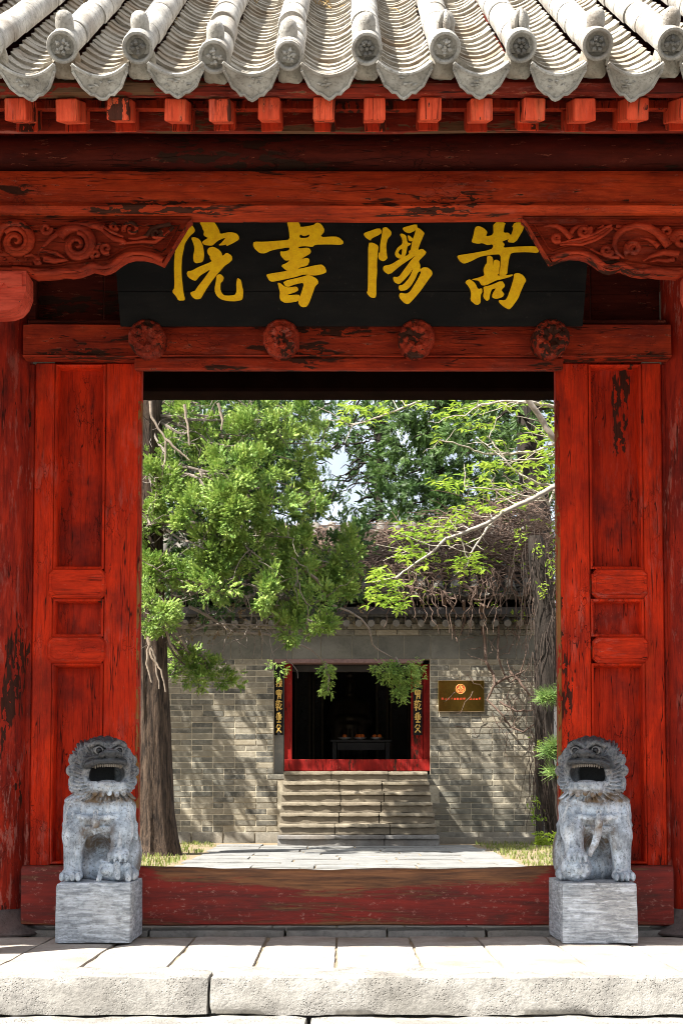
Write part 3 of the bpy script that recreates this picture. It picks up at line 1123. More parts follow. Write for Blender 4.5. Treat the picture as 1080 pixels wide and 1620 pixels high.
def bar(name, x0, x1, y0, y1, z0, z1, mat, par, b=.006):
    return obj(name, MB().box(x0, x1, y0, y1, z0, z1, b).mesh(name), mat, par)


OX0, OX1 = xd(221, 1000), xd(882, 1000)         # clear door opening
zl0, zl1 = zx(572, .13), zx(511, .03)
obj('lintel', prism_x([(.03, zl0 + .012), (.03, zl1 - .01), (.045, zl1), (.145, zl1), (.145, zl0 - .0), (.05, zl0 - .0), (.022, zl0 + .0), (.016, zl0 + .006)], GX0 - .02, GX1 + .02).mesh('lintel', 35, True), M_LINT, gate)
bar('lintel_bead', OX0 - .03, OX1 + .03, .022, .075, zx(588, .07), zl0 - .004, M_LINT, gate, .01)
bar('lintel_core', OX0, OX1, .148, .30, zl0 + .01, zl1, M_SHADEDARK, gate, .01)  # near-black timber painted for the shade behind the lintel
bar('ledge', GX0, GX1, .06, .32, zl1 + .002, zl1 + .035, M_DARKRED, gate, .008)
# boards above the lintel
ztop = 4.9
nb = 9
bx = [GX0 + (GX1 - GX0) * i / nb for i in range(nb + 1)]
for i in range(nb):
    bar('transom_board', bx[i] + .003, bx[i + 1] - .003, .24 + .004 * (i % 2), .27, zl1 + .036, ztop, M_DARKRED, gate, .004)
for (a, b) in ((GX0, xd(58, 480, .14)), (xd(1056, 480, .14), GX1)):
    bar('transom_post', a - .03 if a == GX0 else a, b if a == GX0 else b + .03, .14, .235, zl1 + .036, ztop, M_DARKRED, gate)
bar('upper_beam', GX0 - .1, GX1 + .1, .05, .4, ztop + .01, ztop + .3, M_DARKRED, gate)


def door_panel(side):
    t = obj('door_panel', None, None, gate, Matrix.Translation(((OX0 + GX0) / 2 if side < 0 else (OX1 + GX1) / 2, DY, 0)))
    if side < 0:
        A = (GX0 + .035, xd(84)); B = (xd(164), OX0); P = (xd(84), xd(164)); RX = (xd(76), xd(168))
    else:
        A = (xd(1018), GX1 - .02); B = (OX1, xd(934)); P = (xd(934), xd(1018)); RX = (xd(936), xd(1024))
    zt, zb = zd(570), zd(1367)
    for (x0, x1), w in ((A, 0), (B, 1)):
        bar('stile', x0, x1, DY, DY + .09, zb - .02, zl0 - .002, M_DOORV, t, .008)
    # slim jamb strip beside the column
    if side < 0:
        bar('jamb_strip', GX0 - .02, GX0 + .030, DY + .02, DY + .08, zb - .02, zl0 - .002, M_COL, t)
    else:
        bar('jamb_strip', GX1 - .016, GX1 + .03, DY + .02, DY + .08, zb - .02, zl0 - .002, M_COL, t)
    rails = [(zd(947), zd(905)), (zd(1049), zd(1012))]
    for (z0, z1) in rails:
        # rail with moulded ends lapping over the stiles
        x0, x1 = RX
        mb = MB()
        prof = [(0, .0), (.014, .0), (.014, .024), (0, .04)]
        zc0, zc1 = z0 - .0, z1 + .02
        ch = .03
        outl = [(x0 + ch, zc0), (x1 - ch, zc0), (x1, zc0 + ch), (x1, zc1 - ch), (x1 - ch, zc1), (x0 + ch, zc1), (x0, zc1 - ch), (x0, zc0 + ch)]
        cxm, czm = (x0 + x1) / 2, (zc0 + zc1) / 2
        def ring(k, y):
            return [(cxm + (p[0] - cxm) * (1 - k / (x1 - x0) * 2), y, czm + (p[1] - czm) * (1 - k / (zc1 - zc0) * 2)) for p in outl]
        rings = [ring(0, DY + .05), ring(0, DY - .004), ring(.010, DY - .020), ring(.022, DY - .020), ring(.028, DY - .014)]
        V = [p for r_ in rings for p in r_]
        Fs = []
        for i in range(len(rings) - 1):
            for k in range(8):
                k2 = (k + 1) % 8
                Fs.append((i * 8 + k, i * 8 + k2, (i + 1) * 8 + k2, (i + 1) * 8 + k))
        Fs.append(tuple(4 * 8 + k for k in range(8)))
        mb.add(V, Fs)
        obj('rail', mb.mesh('rail', False, True), M_DOORH, t)
    ex = OX0 if side < 0 else OX1
    bar('edge_strip', ex - .004 if side > 0 else ex - .020, ex + .020 if side > 0 else ex + .004, DY - .006, DY + .05, zb + .03, zl0 - .25, M_EDGE, t, .006)
    spans = [(zd(900), zl0 - .012, .075), (zd(1007), zd(947.5), .065), (zb, zd(1049.5), .075)]
    for (z0, z1, rec) in spans:
        pm = MB().box(P[0] - .02, P[1] + .02, DY + rec, DY + rec + .025, z0 - .05, z1 + .05, .002)
        obj('panel', pm.mesh('panel'), M_PANEL, t)
        # bead moulding round the recess: four mitred strips
        mb = MB()
        w = .022
        prof = [(0, 0), (.35, .010), (.7, .006), (1, -.0)]
        q = [(P[0], z0), (P[1], z0), (P[1], z1), (P[0], z1)]
        qi = [(P[0] + w, z0 + w), (P[1] - w, z0 + w), (P[1] - w, z1 - w), (P[0] + w, z1 - w)]
        V, Fs = [], []
        for (f_, dy) in ((0, -.003), (.3, -.007), (.6, -.002), (.85, .012), (1, rec)):
            for k in range(4):
                V.append((q[k][0] + (qi[k][0] - q[k][0]) * f_, DY + dy, q[k][1] + (qi[k][1] - q[k][1]) * f_))
        for i in range(4):
            for k in range(4):
                k2 = (k + 1) % 4
                Fs.append((i * 4 + k, i * 4 + k2, (i + 1) * 4 + k2, (i + 1) * 4 + k))
        mb.add(V, Fs)
        obj('moulding', mb.mesh('moulding', False, True), M_DOORV, t)
    return t


door_panel(-1)
door_panel(1)

# four round door pegs on the lintel
for px in (231, 444.5, 659, 872.5):
    c = at(px, 533, -.17)
    r_ = .118
    mb = MB()
    prof = [(r_ * .97, .25), (r_ * 1.0, .02), (r_ * .93, .0), (r_ * .88, -.006), (.004, -.008)]
    V, Fs, n = [], [], 12
    for (rr, yy) in prof:
        for k in range(n):
            a = 2 * PI * (k + .5) / n
            V.append((c.x + rr * math.cos(a) * .98, c.y + yy, c.z + rr * math.sin(a) * 1.02 + yy * .12))
    for i in range(len(prof) - 1):
        for k in range(n):
            k2 = (k + 1) % n
            Fs.append((i * n + k, i * n + k2, (i + 1) * n + k2, (i + 1) * n + k))
    Fs.append(tuple(4 * n + k for k in range(n)))
    mb.add(V, Fs)
    for k in range(8):
        a = 2 * PI * k / 8 + .2
        q0 = Vector((c.x, c.y - .004, c.z)) + Vector((math.cos(a), 0, math.sin(a))) * r_ * .25
        q1 = Vector((c.x, c.y - .004, c.z)) + Vector((math.cos(a), 0, math.sin(a))) * r_ * .78
        mb.tube([q0, (q0 + q1) / 2 - Vector((0, .010, 0)), q1], [.012, .026, .012], 8, flat=.4, flat_axis=(0, 1, 0))
    mb.lathe([(r_ * .24, .0), (r_ * .2, -.016), (.003, -.020)], 10, (c.x, c.y - .004, c.z), 'y')
    o = obj('door_peg', mb.mesh('door_peg', False, True), M_PEG, gate)

# threshold and the stone sill under it
zt0 = zx(1465, .06)
n, m = 90, 8
V, Fs = [], []
tx0, tx1 = GX0 + .005, GX1 - .005
prof_y = [.085, .062, .06, .06, .06, .062, .072, .095, .15, .165]
for i in range(n + 1):
    x = tx0 + (tx1 - tx0) * i / n
    e = max(0., 1 - ((x - .03) / 1.3) ** 2)
    wv = mnoise.noise(Vector((x * 1.9, 0, 3))) * .016 + mnoise.noise(Vector((x * 6, 1, 3))) * .005
    inside = OX0 < x < OX1
    top = zx(1369, .06) - .026 * e + (wv if inside else 0) - .0
    bot = zt0 + mnoise.noise(Vector((x * 2.2, 7, 3))) * .006
    prof_z = [bot, bot + .01, bot + (top - bot) * .3, bot + (top - bot) * .55, bot + (top - bot) * .8, top - .028, top - .008, top, top - .004, bot]
    for k, (y, z) in enumerate(zip(prof_y, prof_z)):
        V.append((x, y + (.006 * mnoise.noise(Vector((x * 3, z * 9, 1))) if 0 < k < 7 else 0), z))
pn = len(prof_y)
for i in range(n):
    for k in range(pn):
        k2 = (k + 1) % pn
        Fs.append((i * pn + k, i * pn + k2, (i + 1) * pn + k2, (i + 1) * pn + k))
Fs.append(tuple(range(pn))); Fs.append(tuple(n * pn + k for k in range(pn)))
obj('threshold', MB().add(V, Fs).mesh('threshold', 45, True), M_THR, gate)
for i, (a, b) in enumerate(((-1.95, -1.2), (-1.2, -.35), (-.35, .28), (.28, .9), (.9, 2.0))):
    me = rough_block(b - a - .008, .22, .05, seed=70 + i, r=.01, amp=.008, step=.06)
    obj('sill_stone', me, M_SILL, gate, Matrix.Translation(((a + b) / 2, .17, -.006 + .01)))

# rear eave beam, side walls, ceiling beams (the beam's shade is put into its colour)
zr = zx(634, 2.85)
bar('rear_beam', -6, 6, 2.55, 2.85, zr, zr + .40, M_SHADEDARK, gate, .02)
for s_ in (-1, 1):
    x0 = CXL - .02 if s_ < 0 else CXR + .02
    xa, xb = (x0 - .35, x0) if s_ < 0 else (x0, x0 + .35)
    bar('side_wall', xa, xb, DY + .3, 2.7, -.05, 5.2, M_GREYWALL, gate, .02)
    xa, xb = (-6, CXL - .1) if s_ < 0 else (CXR + .1, 6)
    bar('front_wall', xa, xb, DY + .05, DY + .35, -.05, 5.2, M_GREYWALL, gate, .02)
    bar('tie_beam', (CXL if s_ < 0 else CXR) - .11, (CXL if s_ < 0 else CXR) + .11, -.83, 2.55, 4.45, 4.75, M_DARKRED, gate, .02)

# ------------------------------------------------------------------ carved brackets under the beam
QY0, QY1 = -1.08, -1.0


def q3(p, d, Y=QY0):
    a = at(p[0], p[1], Y)
    return Vector((a.x, Y + d, a.z))


def arc_pts(cx_, cy_, r0, r1, a0, a1, n):
    out = []
    for i in range(n + 1):
        t = i / n
        a = a0 + (a1 - a0) * t
        r = r0 + (r1 - r0) * t
        out.append((cx_ + r * math.cos(a), cy_ + r * math.sin(a)))
    return out


def carved(side):
    """traced on the left bracket; the right one is its own tracing mirrored about the gate axis"""
    def mp(p):
        return p if side < 0 else (1129 - p[0] + (0), p[1] - 1)
    t = obj('carved_bracket', None, None, gate, Matrix.Translation(q3(mp((130, 380)), 0)))
    edge = [(303, 347), (297, 352), (258, 416), (250, 412), (240, 408), (226, 405), (212, 405), (200, 408), (190, 414), (181, 421), (172, 426), (163, 428), (154, 426), (146, 424), (137, 428), (126, 432), (112, 434), (100, 433), (88, 435), (72, 436), (56, 437), (45, 431), (20, 431), (-120, 431)]
    top = [(-120, 344), (303, 344)]
    inner = [(285, 354), (262, 392), (255, 397), (240, 391), (225, 388), (208, 389), (193, 394), (180, 402), (168, 409), (152, 410), (138, 411), (122, 414), (108, 415), (95, 418), (75, 420), (52, 420), (30, 419), (-120, 419)]
    innertop = [(-120, 356), (285, 356)]
    out = [mp(p) for p in edge + top]
    inn = [mp(p) for p in inner + innertop]
    back = MB().poly([mp(p) for p in edge + top], (), lambda p, d: q3(p, d), .035, QY1 - QY0)
    obj('back_panel', back.mesh('back_panel', False, True), M_CARVE, t)
    fr = MB().poly(out, [inn], lambda p, d: q3(p, d), 0., .034)
    obj('frame', fr.mesh('frame', False, True), M_CARVE, t)
    # rolled lower edge
    pts = [q3(mp((a[0], a[1] - 5)), .004) for a in edge[2:-1]]
    obj('rolled_edge', MB().tube(pts, [.016 + .004 * math.sin(i * 1.3) for i in range(len(pts))], 8).mesh('rolled_edge', 60), M_CARVE, t)

    def scroll(pts, r0, r1, lift=.012):
        P = [q3(mp(p), lift) for p in pts]
        m_ = len(P)
        rad = [(r0 + (r1 - r0) * i / (m_ - 1)) * (.35 + .65 * min(1, (i + .4) / 3)) for i in range(m_)]
        o = obj('scroll', MB().tube(P, rad, 8, flat=1., flat_axis=(0, 1, 0)).mesh('scroll', 60), M_CARVE, t)
        return o
    if side < 0:
        # big volutes
        for (cx_, cy_, r, turns, a_end) in ((25, 381, 34, 1.75, 2.6), (122, 387, 31, 1.6, 3.6), (-62, 384, 30, 1.6, 2.6)):
            pp = arc_pts(cx_, cy_, 3, r, a_end + turns * 2 * PI, a_end, 40)
            scroll(pp, .013, .030)
            pp = arc_pts(cx_, cy_, 2, r * .62, a_end + 1.2 + turns * 2 * PI, a_end + 1.2, 26)
            scroll(pp, .008, .015, .0)
        # long leaf arms
        scroll([(60, 402), (66, 392), (80, 378), (95, 365), (112, 356), (132, 354), (152, 356), (165, 360)], .010, .024, .006)
        scroll([(160, 362), (170, 370), (182, 378), (194, 380), (200, 385)], .022, .012, .006)
        scroll([(163, 358), (178, 368), (196, 375)], .018, .008, -.004)
        scroll([(58, 398), (72, 396), (90, 400), (105, 411), (86, 412), (70, 408)], .014, .020, .008)
        scroll([(38, 405), (50, 402), (62, 408), (58, 413)], .016, .012, .010)
        for (cx_, cy_, r, a_end, tn) in ((73, 361, 9, 0, 1.2), (208, 362, 13, PI * .9, 1.25), (247, 368, 9, -.4, 1.2), (168, 392, 9, 1.0, 1.2), (152, 402, 7, 2.0, 1.1), (180, 357, 7, 0.5, 1.1), (60, 412, 5, 0.5, 1.0)):
            scroll(arc_pts(cx_, cy_, 2, r, a_end + tn * 2 * PI, a_end, 18), .010, .014, .006)
        scroll([(203, 376), (215, 377), (232, 372), (240, 361), (255, 356), (270, 353)], .014, .016, .008)
        scroll([(188, 385), (205, 383), (225, 381), (245, 382), (262, 370), (274, 358)], .014, .010, .010)
        scroll([(120, 408), (135, 405), (150, 398), (158, 384)], .014, .012, .008)
    else:
        cv = lambda L: [(1129 - (820 + x / 4.154), 331 + y / 4.154) for x, y in L]
        def sp(cx_, cy_, r, a_end, tn, w0=.010, w1=.015, lift=.006):
            scroll(cv([(cx_ + p[0], cy_ + p[1]) for p in arc_pts(0, 0, 8, r, a_end + tn * 2 * PI, a_end, 30)]), w0, w1, lift)
        scroll(cv([(165, 115), (200, 108), (250, 112), (290, 135), (320, 165), (345, 195)]), .014, .018, .006)
        sp(430, 148, 42, -.6, 1.5, .010, .018)
        scroll(cv([(470, 130), (450, 108), (400, 108), (360, 130), (335, 165)]), .010, .016)
        sp(250, 190, 28, .8, 1.3)
        for dy, w in ((0, .014), (22, .011), (-20, .010)):
            scroll(cv([(270, 232 + dy * .3), (330, 222 + dy * .5), (410, 215 + dy), (500, 185 + dy), (560, 150 + dy), (610, 118 + dy * .6)]), w, w * .8, .006 if dy == 0 else .0)
        scroll(cv([(600, 115), (650, 135), (700, 150), (690, 118), (640, 108)]), .010, .014)
        scroll(cv([(690, 325), (645, 290), (628, 240), (640, 180), (690, 130), (770, 108), (850, 120), (910, 155), (950, 200), (985, 245)]), .014, .026, .004)
        sp(755, 262, 48, 2.4, 1.5, .011, .022)
        scroll(cv([(800, 190), (850, 195), (890, 220), (920, 245)]), .012, .018, .010)
        sp(578, 272, 36, .2, 1.4, .010, .016)
        sp(975, 152, 42, .5, 1.4, .010, .016)
        sp(1066, 205, 60, 2.9, 1.6, .012, .024)
        scroll(cv([(815, 345), (850, 318), (900, 300), (950, 285), (1000, 290), (1050, 300)]), .012, .022, .006)
        scroll(cv([(860, 350), (910, 335), (970, 342), (1020, 330)]), .012, .014, .006)
        scroll(cv([(470, 262), (530, 290), (600, 315), (660, 320)]), .010, .014, .010)
        scroll(cv([(500, 170), (520, 130), (560, 112)]), .010, .014, .010)
        sp(1190, 250, 70, 2.6, 1.6, .012, .026)
    # small bored holes row at the heel
    for k in range(7):
        mb = MB().lathe([(.002, .0), (.006, .002), (.009, -.004), (.011, .004)], 8, q3(mp((6 + k * 8.5, 407 + (k % 2) * 8)), .028), 'y')
        obj('bead', mb.mesh('bead', True), M_CARVE, t)
    # bracket arm below its heel, carried by the front column
    ap = [(-130, 432), (44, 432), (44, 462), (38, 478), (28, 489), (14, 494), (-4, 495), (-130, 495)]
    am = MB().poly([mp(p) for p in ap], (), lambda p, d: q3(p, d), -.035, .15)
    ao = obj('bracket_arm', am.mesh('bracket_arm', False, True), M_CAP, t)
    am = MB().poly([mp(p) for p in ((-130, 436), (38, 436), (38, 458), (16, 460), (10, 452), (2, 462), (-130, 462))], (), lambda p, d: q3(p, d), -.050, -.034)
    obj('bracket_face', am.mesh('bracket_face', False, True), M_CAP, t)


carved(-1)
carved(1)

# ------------------------------------------------------------------ black name plaque with its four gilded characters
PB = at(555, 516, -.145)                          # bottom edge rests on the pegs' root
LEAN = R(14)
PU = Vector((0, -math.sin(LEAN), math.cos(LEAN)))    # up the board
PN = Vector((0, -math.cos(LEAN), -math.sin(LEAN)))   # out of the board


def plq(px, py):
    d = ray(px, py)
    o = Vector((0, CAMY, CAMZ))
    k = (PB - o).dot(PN) / d.dot(PN)
    q = o + d * k - PB
    return (q.x, q.dot(PU))


def plq3(p, d):
    return PB + Vector((p[0], 0, 0)) + PU * p[1] - PN * d


plaque = thing('name_plaque', PB, 'long black board with four gold brushed characters above the doorway', 'signboard')
BL, BR = plq(191, 514)[0], plq(921, 513)[0]
UL, UR = plq(183, 416)[0], plq(928, 425)[0]
zs_ = plq(555, 461)[1]
uh = plq(555, 350)[1] + .12
fl = (UL - BL) / plq(183, 416)[1]
fr_ = (UR - BR) / plq(928, 425)[1]
for (u0, u1) in ((0, zs_ - .0015), (zs_ + .0015, uh)):
    out = [(BL + fl * u0, u0), (BR + fr_ * u0, u0), (BR + fr_ * u1, u1), (BL + fl * u1, u1)]
    obj('plank', MB().poly(out, (), plq3, 0, .045).mesh('plank', False, True), M_BLACK, plaque)

CH = {
 'yuan': ((260, 340, 7.714), [
  ([(330,110),(378,180),(370,210),(310,262),(255,345),(235,440),(218,520),(212,660),(215,760),(230,890),(240,970),(257,1025),(245,1045),(175,1048),(150,1000),(98,940),(130,890),(122,610),(135,450),(165,330),(240,215)], []),
  ([(330,282),(375,275),(425,295),(448,325),(475,380),(490,490),(478,560),(455,580),(385,592),(362,570),(355,510),(372,430),(365,370)], []),
  ([(435,105),(465,78),(600,75),(640,130),(675,195),(682,240),(800,212),(880,228),(910,260),(915,300),(840,345),(760,382),(755,360),(720,370),(660,375),(700,345),(755,280),(715,288),(650,318),(595,370),(575,378),(490,368),(462,340),(480,320),(540,285),(500,265),(482,250),(490,205),(470,180),(462,145)], []),
  ([(525,440),(545,405),(600,392),(660,420),(700,460),(710,510),(765,462),(825,500),(832,545),(800,580),(740,620),(680,690),(620,760),(560,840),(500,930),(450,1020),(420,1030),(375,1028),(340,1000),(318,955),(345,940),(380,930),(410,880),(490,780),(575,660),(490,710),(440,740),(385,808),(345,795),(295,765),(278,720),(290,690),(340,685),(420,640),(520,600),(585,572),(560,535),(560,510),(535,480)], []),
  ([(640,760),(650,735),(690,725),(732,765),(715,810),(690,830),(685,900),(700,950),(730,985),(780,990),(840,985),(870,975),(885,930),(880,840),(895,770),(940,800),(950,870),(965,920),(962,1010),(945,1040),(870,1055),(780,1052),(700,1035),(650,1000),(622,950),(618,890),(632,830)], [])]),
 'shu': ((395, 340, 6.968), [
  ([(408,72),(530,72),(556,110),(555,140),(700,118),(740,85),(790,105),(830,175),(770,250),(940,240),(990,255),(1030,295),(1030,320),(990,332),(880,325),(720,328),(690,355),(600,345),(540,352),(540,375),(650,362),(675,395),(670,425),(620,455),(565,490),(640,475),(662,500),(640,560),(540,585),(540,600),(780,545),(825,570),(850,630),(800,655),(700,672),(600,655),(510,685),(420,705),(250,740),(215,725),(185,670),(195,655),(420,620),(390,605),(345,560),(415,530),(440,500),(410,505),(385,500),(340,450),(335,405),(380,408),(438,390),(438,355),(240,390),(170,425),(110,422),(60,380),(38,340),(45,298),(160,300),(370,285),(440,275),(435,180)], [[(552,210),(600,240),(665,212),(645,255),(550,260)]]),
  ([(365,735),(600,680),(650,660),(740,705),(760,750),(720,790),(700,850),(660,960),(630,1015),(570,1018),(530,970),(560,890),(605,745),(500,765),(425,798),(390,785)], []),
  ([(308,750),(340,755),(380,790),(430,805),(520,790),(540,830),(500,855),(420,880),(415,890),(545,880),(556,905),(530,955),(440,968),(390,972),(340,945),(330,910),(335,860),(320,800)], [])]),
 'yang': ((565, 345, 8.308), [
  ([(82,215),(100,195),(290,130),(325,185),(300,215),(185,270),(175,300),(110,260)], []),
  ([(330,135),(380,120),(445,180),(445,225),(400,270),(378,360),(385,490),(398,530),(345,572),(290,550),(272,510),(280,460),(298,455),(298,350),(325,200)], []),
  ([(142,330),(205,328),(280,370),(265,470),(255,620),(260,700),(248,850),(248,1040),(210,1052),(165,1040),(122,985),(138,950),(142,640)], []),
  ([(592,140),(610,125),(780,82),(785,130),(820,145),(880,200),(870,230),(830,320),(790,430),(850,405),(905,450),(890,480),(800,570),(825,620),(820,680),(870,648),(930,658),(975,700),(985,745),(940,800),(830,960),(690,1120),(655,1135),(610,1115),(560,1060),(545,1020),(560,985),(640,1000),(690,970),(740,890),(800,790),(840,700),(800,705),(760,800),(700,900),(640,950),(560,960),(538,920),(545,890),(600,880),(680,790),(740,650),(690,730),(600,830),(545,876),(480,840),(465,775),(540,780),(600,700),(700,560),(770,490),(680,550),(560,630),(420,750),(345,700),(335,660),(350,630),(440,615),(560,540),(680,480),(670,440),(700,420),(720,300),(770,155),(740,175),(690,200),(650,195),(610,170)], []),
  ([(555,215),(585,208),(640,235),(655,330),(705,335),(690,355),(655,375),(640,470),(615,520),(560,540),(505,510),(490,465),(520,400),(590,345),(590,280)], [[(590,400),(555,420),(535,460),(555,485),(580,490)]]),
  ([(655,232),(690,240),(732,285),(720,305),(675,305)], [])]),
 'song': ((715, 340, 7.448), [
  ([(480,92),(628,92),(605,150),(600,215),(660,212),(688,250),(665,285),(580,315),(615,350),(595,392),(700,380),(980,368),(1028,420),(1000,450),(880,438),(690,445),(665,510),(650,620),(640,712),(545,725),(565,600),(568,465),(480,468),(390,480),(320,495),(210,552),(135,578),(85,545),(55,495),(70,478),(200,460),(450,415),(485,370),(470,345),(415,358),(350,330),(310,342),(222,325),(245,250),(265,150),(305,132),(370,160),(412,205),(390,258),(482,240)], []),
  ([(730,95),(810,92),(845,135),(820,200),(740,332),(640,320),(690,240),(720,150),(700,140)], []),
  ([(405,490),(440,482),(475,510),(478,610),(485,535),(530,532),(560,560),(548,640),(548,690),(520,720),(640,715),(712,702),(700,725),(560,765),(520,770),(390,835),(340,830),(310,775),(215,765),(300,745),(380,715),(362,650),(385,590),(405,570)], []),
  ([(150,800),(165,775),(205,760),(265,805),(300,880),(345,865),(350,910),(330,950),(330,1040),(300,1062),(265,1055),(210,1005),(220,930),(210,880),(180,830)], []),
  ([(360,850),(440,835),(580,775),(622,840),(570,890),(610,935),(590,970),(520,992),(465,975),(470,930),(515,862),(460,880),(440,940),(432,1000),(405,1018),(360,970),(370,900)], []),
  ([(720,700),(770,685),(830,715),(868,775),(840,820),(800,910),(770,990),(690,1100),(660,1115),(605,1085),(545,1030),(545,1005),(620,1010),(650,960),(690,850),(722,740)], [])]),
}


def round_poly(pts):
    """one Chaikin pass: brush strokes have soft corners"""
    out = []
    m_ = len(pts)
    for i in range(m_):
        a, b = pts[i], pts[(i + 1) % m_]
        out.append((a[0] * .8 + b[0] * .2, a[1] * .8 + b[1] * .2))
        out.append((a[0] * .2 + b[0] * .8, a[1] * .2 + b[1] * .8))
    return out


for nm, ((ox, oy, sc_), strokes) in CH.items():
    mb = MB()
    for k, (o_, hs) in enumerate(strokes):
        f = lambda p: plq(ox + p[0] / sc_, oy + p[1] / sc_)
        mb.poly([f(p) for p in round_poly(o_)], [[f(p) for p in round_poly(h)] for h in hs], plq3, -.016 - .0012 * k, .003 + .0005 * k)
    obj('gold_character', mb.mesh('gold_character', False, True), M_GOLD, plaque)

# ------------------------------------------------------------------ stone lions: signed distance field + surface nets
class SDF:
    def __init__(s, lo, hi, h):
        s.h = h
        s.lo = np.array(lo, np.float32)
        n = np.ceil((np.array(hi) - s.lo) / h).astype(int) + 1
        s.n = n
        s.D = np.full(n, 1.0, np.float32)
        s.T = None                                # (center, 3x3 inverse rotation) of the current frame

    def frame(s, c=None, rot=None):
        s.T = None if c is None else (np.array(c, np.float32), np.array(rot, np.float32))

    def block(s, c, r):
        c = np.array(c, np.float32)
        if s.T is not None:
            c = s.T[0] + s.T[1] @ c
        a = np.maximum(0, np.floor((c - r - s.lo) / s.h).astype(int))
        b = np.minimum(s.n, np.ceil((c + r - s.lo) / s.h).astype(int) + 1)
        sl = tuple(slice(int(i), int(j)) for i, j in zip(a, b))
        ax = [s.lo[k] + s.h * np.arange(a[k], b[k], dtype=np.float32) for k in range(3)]
        P = np.stack(np.meshgrid(*ax, indexing='ij'), -1)
        if s.T is not None:
            P = (P - s.T[0]) @ s.T[1]
        return sl, P

    def put(s, sl, d, k, op='add'):
        A = s.D[sl]
        if A.size == 0:
            return
        if op == 'add':
            if k <= 0:
                s.D[sl] = np.minimum(A, d)
            else:
                hh = np.clip(.5 + .5 * (A - d) / k, 0, 1)
                s.D[sl] = A + (d - A) * hh - k * hh * (1 - hh)
        else:
            d = -d
            if k <= 0:
                s.D[sl] = np.maximum(A, d)
            else:
                hh = np.clip(.5 - .5 * (A - d) / k, 0, 1)
                s.D[sl] = A + (d - A) * hh + k * hh * (1 - hh)

    def ell(s, c, r, k=.02, op='add', rot=None):
        r = np.array(r, np.float32)
        sl, P = s.block(c, r.max() + k + .03)
        Q = P - np.array(c, np.float32)
        if rot is not None:
            Q = Q @ np.array(rot, np.float32)
        k0 = np.linalg.norm(Q / r, axis=-1)
        k1 = np.linalg.norm(Q / (r * r), axis=-1) + 1e-9
        s.put(sl, k0 * (k0 - 1) / k1, k, op)

    def cap(s, a, b, ra, rb, k=.02, op='add'):
        a, b = np.array(a, np.float32), np.array(b, np.float32)
        c = (a + b) / 2
        sl, P = s.block(c, np.linalg.norm(b - a) / 2 + max(ra, rb) + k + .03)
        ba = b - a
        t = np.clip(((P - a) @ ba) / (ba @ ba), 0, 1)
        d = np.linalg.norm(P - a - t[..., None] * ba, axis=-1) - (ra + (rb - ra) * t)
        s.put(sl, d, k, op)

    def box(s, c, hs, r, k=.02, op='add'):
        hs = np.array(hs, np.float32)
        sl, P = s.block(c, np.linalg.norm(hs) + r + k + .03)
        q = np.abs(P - np.array(c, np.float32)) - (hs - r)
        d = np.linalg.norm(np.maximum(q, 0), axis=-1) + np.minimum(q.max(-1), 0) - r
        s.put(sl, d, k, op)

    def line(s, pts, r, k=.01, op='add'):
        for a, b in zip(pts[:-1], pts[1:]):
            s.cap(a, b, r, r, k, op)

    def mesh(s, name):
        D = s.D
        nx, ny, nz = D.shape
        ins = D < 0
        c = [(i, j, k) for i in (0, 1) for j in (0, 1) for k in (0, 1)]
        sh = lambda A, o: A[o[0]:nx - 1 + o[0], o[1]:ny - 1 + o[1], o[2]:nz - 1 + o[2]]
        cnt = sum(sh(ins, o).astype(np.int8) for o in c)
        act = (cnt > 0) & (cnt < 8)
        I = np.argwhere(act)
        idx = np.full(act.shape, -1, np.int32)
        idx[tuple(I.T)] = np.arange(len(I))
        vals = {o: D[I[:, 0] + o[0], I[:, 1] + o[1], I[:, 2] + o[2]] for o in c}
        acc = np.zeros((len(I), 3), np.float32)
        num = np.zeros(len(I), np.float32)
        for o in c:
            for a in range(3):
                if o[a] == 0:
                    p = list(o); p[a] = 1; p = tuple(p)
                    v0, v1 = vals[o], vals[p]
                    m = (v0 < 0) != (v1 < 0)
                    t = np.where(m, v0 / np.where(np.abs(v0 - v1) < 1e-9, 1, v0 - v1), 0)
                    e = np.tile(np.array(o, np.float32), (len(I), 1))
                    e[:, a] = t
                    acc += e * m[:, None]
                    num += m
        V = (I + acc / num[:, None]) * s.h + s.lo
        quads = []
        for a in range(3):
            b, c2 = (a + 1) % 3, (a + 2) % 3
            A = np.moveaxis(ins, (a, b, c2), (0, 1, 2))
            K = np.moveaxis(idx, (a, b, c2), (0, 1, 2))
            x = A[:-1, 1:-1, 1:-1] != A[1:, 1:-1, 1:-1]
            E = np.argwhere(x)
            i, j, k = E[:, 0], E[:, 1] + 1, E[:, 2] + 1
            q = np.stack([K[i, j - 1, k - 1], K[i, j, k - 1], K[i, j, k], K[i, j - 1, k]], 1)
            flip = ~A[i, j, k]
            q[flip] = q[flip][:, ::-1]
            quads.append(q)
        Q = np.concatenate(quads)
        Q = Q[(Q >= 0).all(1)]
        return mesh_np(name, V, Q, True)


def rotz(a):
    return np.array([[math.cos(a), -math.sin(a), 0], [math.sin(a), math.cos(a), 0], [0, 0, 1]])


def rotx(a):
    return np.array([[1, 0, 0], [0, math.cos(a), -math.sin(a)], [0, math.sin(a), math.cos(a)]])


